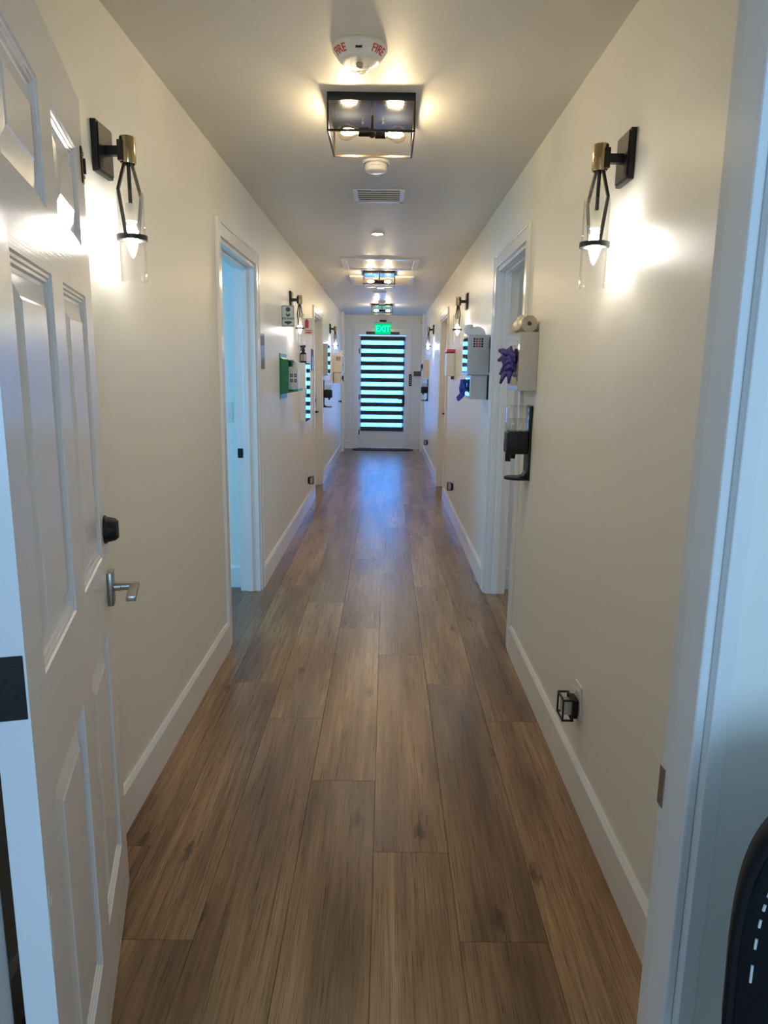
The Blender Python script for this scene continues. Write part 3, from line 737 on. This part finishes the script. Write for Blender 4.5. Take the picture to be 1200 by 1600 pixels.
# ------------------------------------------------------------------ outlets with cube night lights
def make_outlet(s, loc, label, label2):
    t = thing('wall_outlet', label, 'outlet', loc)
    b = B(); box(b, 0, s * 0.006, -0.038, 0.038, -0.060, 0.060, 0.002); obj('cover_plate', b, MWP, t)
    for z in (-0.026, 0.026):
        b = B(); box(b, s * 0.006, s * 0.008, -0.017, 0.017, z - 0.015, z + 0.015, 0.001); rc = obj('receptacle', b, MWP, t)
        b = B(); box(b, s * 0.0078, s * 0.0085, -0.008, -0.005, z - 0.005, z + 0.006); box(b, s * 0.0078, s * 0.0085, 0.005, 0.008, z - 0.005, z + 0.006); obj('slots', b, MDK, rc)
    n = thing('cube_night_light', label2, 'night light', (loc[0] + s * 0.0085, loc[1], loc[2] - 0.022), 0, 'black cube night lights')
    b = B(); box(b, 0, s * 0.020, -0.030, 0.030, -0.034, 0.034, 0.004); obj('plug_body', b, MBP, n)
    q = 0.0028; x0, x1, h = s * 0.020, s * 0.056, 0.036
    for y in (-h, h):
        for z in (-h, h):
            b = B(); box(b, x0 - s * 0.004, x1, y - q, y + q, z - q, z + q); obj('wire_bar', b, MBLK, n)
    for x in (x0, x1 - s * q):
        for y in (-h, h): b = B(); box(b, x - q, x + q, y - q, y + q, -h, h); obj('wire_bar', b, MBLK, n)
        for z in (-h, h): b = B(); box(b, x - q, x + q, -h, h, z - q, z + q); obj('wire_bar', b, MBLK, n)
    b = B(); box(b, s * 0.020, s * 0.050, -0.022, 0.022, -0.024, 0.024, 0.003); obj('diffuser', b, MFRO, n)
make_outlet(-1, (R, 2.235, 0.348), 'white outlet plate between the foreground jamb and the sanitizer dispenser', 'black wire cube night light plugged in between foreground jamb and sanitizer dispenser')
make_outlet(-1, (R, 6.80, 0.365), 'white outlet plate below the red lidded box', 'black wire cube night light plugged in below the red lidded box')
make_outlet(-1, (R, 11.13, 0.365), 'white outlet plate nearest the exit door', 'black wire cube night light plugged in nearest the exit door')
make_outlet(1, (L, 7.30, 0.330), 'white outlet plate below the extinguisher cabinet', 'black wire cube night light plugged in below the extinguisher cabinet')

# ------------------------------------------------------------------ gloves
def glove(name, m, loc, label=None, scale=1.0, rz=0.0, parent=None, lean=0.0):
    b = B()
    tube(b, [(0, 0, 0.0), (0.002, 0, -0.03), (0.0, 0.002, -0.06), (-0.004, 0.0, -0.085)], [0.020, 0.024, 0.027, 0.020], 10)
    for k, (y, ln, ang) in enumerate(((-0.020, 0.055, -0.30), (-0.007, 0.065, -0.08), (0.007, 0.060, 0.10), (0.020, 0.050, 0.32))):
        e = (-0.006 + math.sin(lean) * ln, y + math.sin(ang) * ln, -0.080 - math.cos(ang) * ln)
        md = (0.002 + math.sin(lean) * ln * 0.3, y + math.sin(ang) * ln * 0.45, -0.080 - math.cos(ang) * ln * 0.5)
        tube(b, [(-0.002, y * 0.8, -0.070), md, e], [0.0115, 0.0095, 0.0055], 8)
    tube(b, [(0, -0.015, -0.035), (-0.006, -0.042, -0.060), (-0.012, -0.055, -0.085)], [0.012, 0.010, 0.006], 8)
    for v in b.verts: v.co *= scale
    o = obj(name, b, m, parent, True, None, True)
    o.location = loc; o.rotation_euler = (0, 0, rz)
    if label: tag(o, label, 'glove')
    return o

# ------------------------------------------------------------------ right wall, near group
# (glove box holder, film roll on it, sanitizer below)
gh = thing('glove_box_holder', 'frosted acrylic glove box holder with purple gloves and bag roll', 'glove holder', (R, 3.20, 1.362))
b = B(); box(b, 0, -0.086, 0, 0.003, 0, 0.256, 0.001, 1); obj('side_panel', b, MFRO, gh)
b = B(); box(b, 0, -0.086, 0.275, 0.278, 0, 0.256, 0.001, 1); obj('side_panel', b, MFRO, gh)
b = B(); box(b, -0.0830, -0.086, 0.003, 0.275, 0.0, 0.070); box(b, -0.083, -0.086, 0.003, 0.275, 0.205, 0.256); box(b, -0.083, -0.086, 0.003, 0.03, 0.07, 0.205); box(b, -0.083, -0.086, 0.245, 0.275, 0.07, 0.205); obj('front_panel', b, MACR, gh)
b = B(); box(b, 0, -0.003, 0.003, 0.275, 0, 0.256); obj('back_panel', b, MFRO, gh)
b = B(); box(b, -0.003, -0.083, 0.003, 0.275, 0, 0.003); obj('bottom_panel', b, MFRO, gh)
b = B(); box(b, -0.003, -0.083, 0.003, 0.275, 0.2535, 0.256); obj('top_panel', b, MFRO, gh)
gb = thing('glove_carton', 'white glove carton inside the frosted acrylic holder', 'carton', (R - 0.005, 3.208, 1.366))
b = B(); box(b, 0, -0.070, 0, 0.262, 0, 0.245, 0.002); obj('carton', b, MPP, gb)
b = B(); prism(b, [(0.131 + 0.07 * math.cos(a), 0.15 + 0.035 * math.sin(a)) for a in [2 * PI * k / 20 for k in range(20)]], -0.0715, -0.0700, 'YZ'); obj('opening', b, MDK, gb)
# crumpled purple gloves spilling out of the front
b = B(); bmesh.ops.create_icosphere(b, subdivisions=4, radius=1.0)
for v in b.verts:
    n = v.co.copy()
    k = 1 + 0.16 * math.sin(9 * n.x + 5 * n.z) * math.cos(7 * n.y + 3) + 0.12 * math.sin(14 * n.z + 6 * n.y) + 0.08 * math.sin(23 * n.y + 11 * n.x)
    v.co = Vector((n.x * 0.036 * k, n.y * 0.060 * k, n.z * 0.058 * k + 0.018))
for y, x, z0, z1 in ((-0.03, -0.050, 0.045, 0.060), (0.02, -0.056, 0.03, 0.024), (-0.035, -0.010, -0.01, -0.078), (-0.020, -0.046, -0.02, -0.080), (0.01, -0.056, 0.05, 0.072), (0.035, -0.040, -0.01, -0.040)):
    tube(b, [(0, y * 0.6, z0), (x * 0.7, y, (z0 + z1) / 2 + 0.008), (x, y * 1.1, z1)], [0.018, 0.013, 0.006], 8)
for v in b.verts: v.co.x = min(v.co.x, 0.0118)
gl = obj('nitrile_gloves', b, MPU, None, True, (R - 0.0985, 3.345, 1.470), True); tag(gl, 'crumpled purple nitrile gloves pulled from the frosted holder', 'gloves')
# roll of cream film lying on the holder
rl = thing('bag_roll', 'roll of cream plastic bags lying on the frosted glove holder', 'bag roll', (R - 0.045, 3.21, 1.618))
b = B()
sp_ = []
for k in range(110):
    a = k * 0.40; rr_ = 0.009 + 0.0270 * k / 109; sp_.append((rr_ * math.cos(a), rr_ * math.sin(a) + 0.0375))
for (x0, z0), (x1, z1) in zip(sp_, sp_[1:]):
    b.faces.new([b.verts.new(p) for p in ((x0, 0, z0), (x1, 0, z1), (x1, 0.22, z1), (x0, 0.22, z0))])
bmesh.ops.remove_doubles(b, verts=b.verts[:], dist=1e-5)
bmesh.ops.solidify(b, geom=b.faces[:], thickness=0.0018); obj('rolled_film', b, MPL, rl, True)
b = B(); grid = []
for i in range(9):
    row = []
    for j in range(9):
        u, v_ = i / 8, j / 8
        row.append(b.verts.new((-0.020 - 0.036 * u + 0.004 * math.sin(9 * v_ + 4 * u), 0.005 + 0.21 * v_, 0.074 * (1 - u) ** 1.4 + 0.004 + 0.006 * math.sin(11 * v_ + 6 * u) * u * (1 - u) * 4)))
    grid.append(row)
for i in range(8):
    for j in range(8): b.faces.new((grid[i][j], grid[i + 1][j], grid[i + 1][j + 1], grid[i][j + 1]))
bmesh.ops.solidify(b, geom=b.faces[:], thickness=0.0012); obj('loose_sheet', b, MPL, rl, True)

def make_sanitizer(s, loc, label):
    """s=+1: wall on -x side; origin on the wall at the foot of the back plate"""
    t = thing('sanitizer_dispenser', label, 'dispenser', loc, 0, 'hand sanitizer dispensers')
    b = B(); box(b, 0, s * 0.012, -0.055, 0.055, 0.0, 0.345, 0.004); obj('back_plate', b, MBP, t)
    b = B(); box(b, s * 0.012, s * 0.112, -0.052, 0.052, 0.122, 0.226, 0.010, 3); bd = obj('pump_housing', b, MBP, t, True)
    b = B(); box(b, s * 0.080, s * 0.1135, -0.028, 0.028, 0.150, 0.185, 0.002); obj('front_badge', b, MBP, bd)
    b = B(); box(b, s * 0.014, s * 0.110, -0.048, 0.048, 0.227, 0.343, 0.012, 3); bt = obj('clear_cover', b, MACR, t, True)
    b = B(); box(b, s * 0.022, s * 0.100, -0.040, 0.040, 0.229, 0.286, 0.008, 2); obj('gel', b, MLIQ, bt, True)
    b = B(); lathe(b, [(0.012, 0.098), (0.014, 0.122)], (s * 0.075, 0, 0), n=14); obj('nozzle', b, MBP, bd, True)
    b = B()
    pr = []
    for k in range(17):
        a = -PI / 2 + PI * k / 16; pr.append((s * (0.055 + 0.056 * math.cos(a)), 0.050 * math.sin(a)))
    prism(b, [(s * 0.008, -0.050)] + pr + [(s * 0.008, 0.050)], 0.0, 0.012)
    bmesh.ops.bevel(b, geom=b.edges[:], offset=0.003, segments=1, affect='EDGES')
    obj('drip_tray', b, MBP, t, True)
    b = B(); prism(b, [(s * 0.010, 0.010), (s * 0.050, 0.012), (s * 0.024, 0.020), (s * 0.012, 0.04), (s * 0.010, 0.04)], -0.03, 0.03, 'XZ'); obj('tray_bracket', b, MBP, t)
    return t
make_sanitizer(-1, (R, 3.30, 0.948), 'black hand sanitizer dispenser with clear cover below the frosted glove holder')
make_sanitizer(-1, (R, 11.56, 0.975), 'black hand sanitizer dispenser beside the exit door alarm panel')
make_sanitizer(1, (L, 9.24, 0.968), 'black hand sanitizer dispenser below the grey towel dispenser')

# ------------------------------------------------------------------ two-tier wall dispensers
def make_tier(s, loc, body, label, d, ln, lower_in):
    t = thing('wall_dispenser', label, 'dispenser', loc)
    b = B(); box(b, 0, s * d, 0, ln, 0.158, 0.415, 0.006, 2); up = obj('upper_box', b, body, t)
    b = B(); box(b, s * 0.008, s * (d - 0.024), 0.02, ln - 0.02, 0, 0.158, 0.004, 2); lo = obj('lower_box', b, body, t)
    b = B(); box(b, 0, s * 0.008, 0.01, ln - 0.01, 0.0, 0.158); obj('back_bracket', b, MBP, t)  # thin black strip between the lower box and the wall
    b = B(); box(b, s * d, s * (d + 0.004), 0.018, ln - 0.018, 0.176, 0.398, 0.002); fr = obj('front_door', b, MSIL, up)
    b = B(); box(b, s * (d + 0.003), s * (d + 0.010), 0.05, 0.07, 0.26, 0.285, 0.002); obj('latch', b, MBP, fr)
    b = B(); box(b, s * (d - 0.024), s * (d - 0.020), 0.04, ln - 0.04, 0.018, 0.140, 0.001); obj('lower_door', b, MSIL, lo)
    # grid window on the end that faces down the hall
    xm = s * d * 0.56
    g = B(); box(g, xm - 0.034, xm + 0.034, -0.0012, 0, 0.333, 0.395); obj('label_backing', g, MGRY, up)
    for i in range(4):
        for j in range(4):
            g = B(); x = xm - 0.0255 + i * 0.017; z = 0.3405 + j * 0.0155
            box(g, x - 0.0065, x + 0.0065, -0.002, -0.001, z - 0.0058, z + 0.0058)
            obj('grid_cell', g, MRC if (i + j * 3) % 3 else MBP, up)
    return t
MRC = mat('maroon_print', (0.28, 0.045, 0.075), 0.4, var=0.1)
make_tier(-1, (R, 4.70, 1.265), MGR, 'grey two-tier wall dispenser with maroon grid label', 0.142, 0.32, 0.02)
make_tier(1, (L, 10.90, 1.250), MCR, 'cream two-tier wall dispenser with folded paper on top', 0.142, 0.30, 0.02)
def tissue(loc, label, s=1):
    t = thing('folded_paper', label, 'paper', loc)
    b = B()
    pts = [(0.055 * math.cos(a), 0.052 * math.sin(a)) for a in [PI * k / 12 for k in range(13)]]
    prism(b, pts, 0.0, 0.16, 'XZ'); obj('paper_stack', b, MPP, t, True)
    b = B(); bmesh.ops.create_icosphere(b, subdivisions=3, radius=1)
    for v in b.verts:
        n = v.co.copy(); k = 1 + 0.18 * math.sin(8 * n.x + 5 * n.y) + 0.12 * math.sin(13 * n.z + 4)
        v.co = Vector((n.x * 0.034 * k - s * 0.045, n.y * 0.05 * k + 0.06, max(0, n.z * 0.032 * k + 0.034)))
    obj('crumpled_sheet', b, MPP, t, True)
tissue((R - 0.085, 4.73, 1.681), 'white folded paper on top of the grey two-tier dispenser')
tissue((L + 0.080, 10.93, 1.666), 'white folded paper on top of the cream two-tier dispenser', -1)
glove('nitrile_glove', MBU, (R - 0.148, 4.90, 1.392), 'blue nitrile glove hanging from the grey two-tier dispenser', 1.0, 0.3, None, -0.5)
glove('nitrile_glove', MBLK, (L + 0.140, 11.05, 1.36), 'dark glove hanging from the cream two-tier dispenser', 0.6, 0.3, None, 0.4)

# sharps box, far glove holder
sb = thing('sharps_container', 'white wall container with red lid above an outlet', 'sharps container', (R, 7.10, 1.398))
b = B(); box(b, 0, -0.082, 0, 0.20, 0, 0.224, 0.006, 2); obj('container_body', b, MWP, sb)
b = B(); box(b, -0.001, -0.084, -0.002, 0.202, 0.224, 0.262, 0.006, 2); rd = obj('red_lid', b, MRP, sb)
b = B(); box(b, -0.012, -0.086, -0.003, 0.19, 0.226, 0.236, 0.001); obj('lid_band', b, MBP, rd)
for y in (0.03, 0.16):
    b = B(); box(b, -0.004, -0.02, y, y + 0.02, -0.03, 0.0, 0.002); obj('bracket', b, MBZ, sb)
fg = thing('glove_box_holder', 'pale glove box holder above the sanitizer beside the exit door', 'glove holder', (R, 11.50, 1.345))
b = B(); box(b, 0, -0.085, 0, 0.26, 0, 0.282, 0.003); obj('holder_box', b, mat('beige_carton', (0.66, 0.62, 0.58), 0.5, var=0.05), fg)
b = B(); prism(b, [(0.13 + 0.06 * math.cos(a), 0.15 + 0.03 * math.sin(a)) for a in [2 * PI * k / 16 for k in range(16)]], -0.0865, -0.085, 'YZ'); obj('opening', b, MDK, fg)
glove('nitrile_glove', MBU, (R - 0.105, 11.62, 1.56), 'dark blue glove sticking out of the pale glove holder', 0.8, 0.0, None, -0.3)

# ------------------------------------------------------------------ room sign plates (edge-on beside doorways)
def sign_plate(s, loc, label):
    t = thing('room_sign', label, 'sign', loc)
    b = B(); box(b, 0, s * 0.008, -0.075, 0.075, 0, 0.225, 0.001, 1); obj('plate', b, MSLT, t)
    b = B(); box(b, s * 0.008, s * 0.010, -0.065, 0.065, 0.15, 0.21, 0.0005, 1); obj('insert', b, MBP, t)
sign_plate(1, (L, 4.68, 1.443), 'dark room sign plate beside the blue lit doorway')
sign_plate(1, (L, 7.82, 1.437), 'dark room sign plate past the extinguisher cabinet')
sign_plate(-1, (R, 4.635, 1.44), 'dark room sign plate beside the grey two-tier dispenser')

# ------------------------------------------------------------------ left wall things
es = thing('eye_wash_sign', 'white projecting sign reading EYE WASH in green', 'sign', (L, 5.60, 1.762))
b = B(); box(b, 0.002, 0.098, 0, 0.003, 0, 0.162, 0.001, 1); obj('sign_board', b, MPP, es)
b = B(); box(b, 0, 0.002, 0, 0.03, 0, 0.162); obj('wall_flange', b, MPP, es)
def disc(bm, cx, cz, rx, rz, y0, y1, n=18): prism(bm, [(cx + rx * math.cos(2 * PI * k / n), cz + rz * math.sin(2 * PI * k / n)) for k in range(n)], y0, y1, 'XZ'); return bm
b = B()
for q in ((0.004, 0.096, 0.154, 0.157), (0.004, 0.096, 0.010, 0.0125), (0.004, 0.0065, 0.010, 0.157), (0.0935, 0.096, 0.010, 0.157)): box(b, q[0], q[1], -0.0008, 0, q[2], q[3])
obj('border', b, MDG, es)
b = B(); disc(b, 0.050, 0.131, 0.018, 0.017, -0.001, 0); disc(b, 0.050, 0.094, 0.016, 0.016, -0.001, 0); obj('eye_symbol', b, MDG, es)
b = B(); disc(b, 0.050, 0.101, 0.009, 0.008, -0.0015, -0.001); obj('eye_highlight', b, MPP, es)
b = on_plane(text_bm('EYE WASH', 0.0215, 0.0008, stretch=0.86), (0.050, -0.0008, 0.063), (1, 0, 0), (0, 0, 1)); obj('lettering', b, MDG, es)
b = B(); disc(b, 0.050, 0.035, 0.030, 0.0095, -0.001, 0); prism(b, [(0.034, 0.030), (0.050, 0.016), (0.066, 0.030)], -0.0014, 0, 'XZ'); obj('down_arrow', b, MDG, es)

ew = thing('eye_wash_station', 'green wall-mounted eye wash station holding a white bottle', 'eye wash', (L, 5.45, 1.218))
b = B(); box(b, 0, 0.006, 0, 0.36, 0, 0.345, 0.002); obj('back_plate', b, MGN, ew)
b = B(); prism(b, [(0.006, 0.035), (0.10, 0.055), (0.135, 0.060), (0.135, 0.078), (0.10, 0.066), (0.006, 0.048)], 0.01, 0.35, 'XZ'); obj('tray', b, MGN, ew)
b = B(); prism(b, [(0.006, 0.315), (0.030, 0.300), (0.105, 0.290), (0.105, 0.282), (0.006, 0.300)], 0.01, 0.35, 'XZ'); obj('top_rail', b, MGN, ew)
b = B(); box(b, 0.006, 0.066, 0.012, 0.018, 0.048, 0.300); obj('side_cheek', b, MGN, ew)
b = B(); box(b, 0.006, 0.066, 0.342, 0.348, 0.048, 0.300); obj('side_cheek', b, MGN, ew)
bo = thing('eyewash_bottle', 'white eye wash bottle with square symbols in the green station', 'bottle', (L + 0.088, 5.50, 1.290))
b = B()
prism(b, [(-0.047, 0.0), (0.046, 0.0), (0.046, 0.160), (0.030, 0.172), (0.018, 0.174), (-0.020, 0.174), (-0.038, 0.160), (-0.040, 0.118), (-0.062, 0.112), (-0.064, 0.070), (-0.040, 0.062), (-0.047, 0.040)], 0, 0.10, 'XZ')
bmesh.ops.bevel(b, geom=b.edges[:], offset=0.004, segments=2, affect='EDGES'); obj('bottle_body', b, MWP, bo, True)
b = B(); box(b, 0.000, 0.040, 0.02, 0.08, 0.174, 0.215, 0.004); cpb = obj('cap', b, MWP, bo, True)
b = B(); box(b, -0.014, 0.000, 0.02, 0.08, 0.178, 0.222, 0.003); obj('dust_cover', b, MGN, bo)
for x in (-0.004, 0.027):
    for z in (0.068, 0.108):
        b = B(); box(b, x - 0.010, x + 0.010, -0.0015, 0.0, z - 0.012, z + 0.012); sq = obj('symbol_square', b, MSLT, bo)
        b = B(); box(b, x - 0.004, x + 0.004, -0.0022, -0.0015, z - 0.005, z + 0.004); obj('symbol_mark', b, MPP, sq)

fs = thing('extinguisher_sign', 'white projecting sign with red extinguisher symbol above the cabinet', 'sign', (L, 7.10, 1.779))
b = B(); box(b, 0.002, 0.095, 0, 0.003, 0, 0.158, 0.001, 1); obj('sign_board', b, MPP, fs)
b = B(); box(b, 0.010, 0.046, -0.0008, 0, 0.062, 0.128); disc(b, 0.028, 0.128, 0.018, 0.012, -0.0012, 0); box(b, 0.022, 0.034, -0.0016, 0, 0.136, 0.150); obj('extinguisher_symbol', b, MRD, fs)
b = B(); box(b, 0.010, 0.080, -0.0008, 0, 0.036, 0.044); disc(b, 0.044, 0.020, 0.034, 0.008, -0.0008, 0); obj('red_print', b, MRD, fs)

xc = thing('extinguisher_cabinet', 'white wall cabinet with mirrored front below the extinguisher sign', 'cabinet', (L, 6.68, 0.960))
b = B(); box(b, 0, 0.054, 0, 0.40, 0, 0.545, 0.003); obj('cabinet_body', b, MWP, xc)
b = B(); box(b, 0.054, 0.058, 0.0, 0.40, 0.0, 0.545, 0.001, 1); box(b, 0.056, 0.059, 0.03, 0.37, 0.03, 0.515); dr = obj('mirrored_door', b, MSIL, xc)
b = B(); box(b, 0.058, 0.066, 0.006, 0.018, 0.24, 0.31, 0.002); obj('pull_handle', b, MNI, dr)
sp2 = thing('spray_bottle', 'black spray bottle with white label standing on the mirrored cabinet', 'bottle', (L + 0.032, 6.745, 1.505))
b = B(); lathe(b, [(0, 0), (0.029, 0), (0.030, 0.004), (0.030, 0.082), (0.026, 0.092), (0.013, 0.098), (0.013, 0.106)], n=24); obj('bottle_body', b, MBP, sp2, True)
b = B(); n = 12; r0 = 0.0314
vs = [[b.verts.new((r0 * math.cos(-PI / 2 + 0.25 + (k / n - 0.5) * 2.0), r0 * math.sin(-PI / 2 + 0.25 + (k / n - 0.5) * 2.0), z_)) for k in range(n + 1)] for z_ in (0.016, 0.078)]
for k in range(n): b.faces.new((vs[0][k], vs[0][k + 1], vs[1][k + 1], vs[1][k]))
bmesh.ops.solidify(b, geom=b.faces[:], thickness=-0.0006); lb = obj('paper_label', b, MPP, sp2)
b = B(); lathe(b, [(0.016, 0.104), (0.016, 0.122), (0.012, 0.126), (0.012, 0.134), (0, 0.134)], n=18); obj('collar', b, MBP, sp2, True)
b = B(); prism(b, [(-0.030, 0.140), (-0.026, 0.157), (0.012, 0.163), (0.026, 0.158), (0.020, 0.144), (0.010, 0.130), (-0.010, 0.130), (-0.014, 0.139)], -0.009, 0.009, 'XZ'); hd = obj('spray_head', b, MBP, sp2)
b = B(); tube(b, [(-0.016, 0, 0.139), (-0.022, 0, 0.122), (-0.026, 0, 0.108)], 0.004, 8); obj('trigger', b, MBP, hd, True)

td = thing('towel_dispenser', 'grey steel towel dispenser with mirrored front above a black sanitizer dispenser', 'dispenser', (L, 9.04, 1.378))
b = B(); box(b, 0, 0.072, 0, 0.36, 0, 0.388, 0.006, 2); obj('dispenser_body', b, MGR, td)
b = B(); box(b, 0.072, 0.075, 0.01, 0.35, 0.02, 0.37, 0.001, 1); obj('front_cover', b, MSIL, td)
b = B(); box(b, 0.02, 0.055, 0.06, 0.30, -0.004, 0.004); obj('towel_slot', b, MDK, td)
kn = thing('wall_bumper', 'small black bumper on the wall past the cream dispenser', 'door bumper', (L, 12.16, 0.92))  # small black knob-shaped fitting on the wall
b = B(); lathe(b, [(0, 0), (0.020, 0), (0.020, 0.005), (0.009, 0.008), (0.009, 0.028), (0.018, 0.034), (0.020, 0.044), (0.014, 0.052), (0, 0.053)], axis='X', n=18); obj('bumper_body', b, MBP, kn, True)
b = B(); lathe(b, [(0, 0.0528), (0.006, 0.0535), (0, 0.055)], axis='X', n=10); obj('bumper_tip', b, MBLK, kn)
ls = thing('light_switch', 'white light switch plate on the blue lit room wall', 'light switch', (-1.045, 4.56, 1.105))
b = B(); box(b, -0.058, 0.058, -0.007, 0, 0, 0.125, 0.002); obj('cover_plate', b, MWP, ls)
for x in (-0.024, 0.024):
    b = B(); box(b, x - 0.017, x + 0.017, -0.010, -0.007, 0.030, 0.095, 0.001); obj('rocker', b, MWP, ls)

# ------------------------------------------------------------------ office chair in the foreground corner
ch = thing('office_chair', 'black leather office chair with white stitching beside the doorway jamb', 'chair', (0.470, 0.264, 0), -0.436)
def outline(ins, n=120):
    pts = []
    hw, z0, z1 = 0.256 - ins, 0.56 + ins, 1.085 - ins
    cz, hh = (z0 + z1) / 2, (z1 - z0) / 2
    for k in range(n):
        a = 2 * PI * k / n; c, s = math.cos(a), math.sin(a)
        e = 2 / 5.0
        x = hw * math.copysign(abs(c) ** e, c); z_ = cz + hh * math.copysign(abs(s) ** e, s)
        x *= 1 - 0.9 * (z_ - 0.92) ** 2
        pts.append((x, z_))
    return pts
b = B(); rings = []
def yb(z_): return 0.235 + 0.10 * (z_ - 0.56) ** 2
for ins, dy in ((0.05, -0.036), (0.018, -0.034), (0.005, -0.028), (0.0, -0.018), (0.0, 0.004), (0.006, 0.014), (0.03, 0.020)):
    rings.append([b.verts.new((x, yb(z_) + dy, z_)) for x, z_ in outline(ins)])
for A, C_ in zip(rings, rings[1:]):
    for k in range(120): b.faces.new((A[k], A[(k + 1) % 120], C_[(k + 1) % 120], C_[k]))
b.faces.new(rings[0]); b.faces.new(rings[-1][::-1])
br = obj('backrest', b, MLE, ch, True)
b = B(); o_ = outline(0.0); tube(b, [(x, yb(z_) - 0.027, z_) for x, z_ in outline(0.004)] + [(outline(0.004)[0][0], yb(outline(0.004)[0][1]) - 0.027, outline(0.004)[0][1])], 0.005, 6); obj('piping', b, MLE, br, True)
b = B(); o_ = outline(0.019, 176)
for k in range(0, 176, 2):
    (x0, z0), (x1, z1) = o_[k], o_[(k + 1) % 176]
    x1, z1 = x0 + (x1 - x0) * 0.85, z0 + (z1 - z0) * 0.85
    tube(b, [(x0, yb(z0) - 0.0347, z0), (x1, yb(z1) - 0.0347, z1)], 0.0013, 5)
obj('stitching', b, MST, br)
b = B(); box(b, -0.25, 0.25, -0.27, 0.22, 0.42, 0.52, 0.035, 4); obj('seat', b, MLE, ch, True)
b = B(); tube(b, [(0, 0.15, 0.43), (0, 0.27, 0.44), (0, 0.285, 0.52), (0, 0.275, 0.66)], 0, flat=(0.07, 0.012)); obj('back_bar', b, MBP, ch)
b = B(); lathe(b, [(0, 0.10), (0.030, 0.10), (0.030, 0.26), (0.018, 0.26), (0.018, 0.425), (0, 0.425)], n=20); obj('gas_lift', b, MBP, ch, True)
for k in range(5):
    a = 2 * PI * k / 5 + 0.3; dx, dy = math.cos(a), math.sin(a)
    b = B(); tube(b, [(dx * 0.02, dy * 0.02, 0.115), (dx * 0.16, dy * 0.16, 0.10), (dx * 0.285, dy * 0.285, 0.075)], [0.026, 0.020, 0.014], 8); lg = obj('base_leg', b, MBP, ch, True)
    b = B()
    for q in (-1, 1):
        cx, cy = dx * 0.285 - dy * q * 0.014, dy * 0.285 + dx * q * 0.014
        tube(b, [(cx - dy * 0.008, cy + dx * 0.008, 0.029), (cx + dy * 0.008, cy - dx * 0.008, 0.029)], 0.029, 16)
    tube(b, [(dx * 0.285, dy * 0.285, 0.03), (dx * 0.285, dy * 0.285, 0.072)], 0.008, 8)
    obj('caster', b, MBP, lg, True)
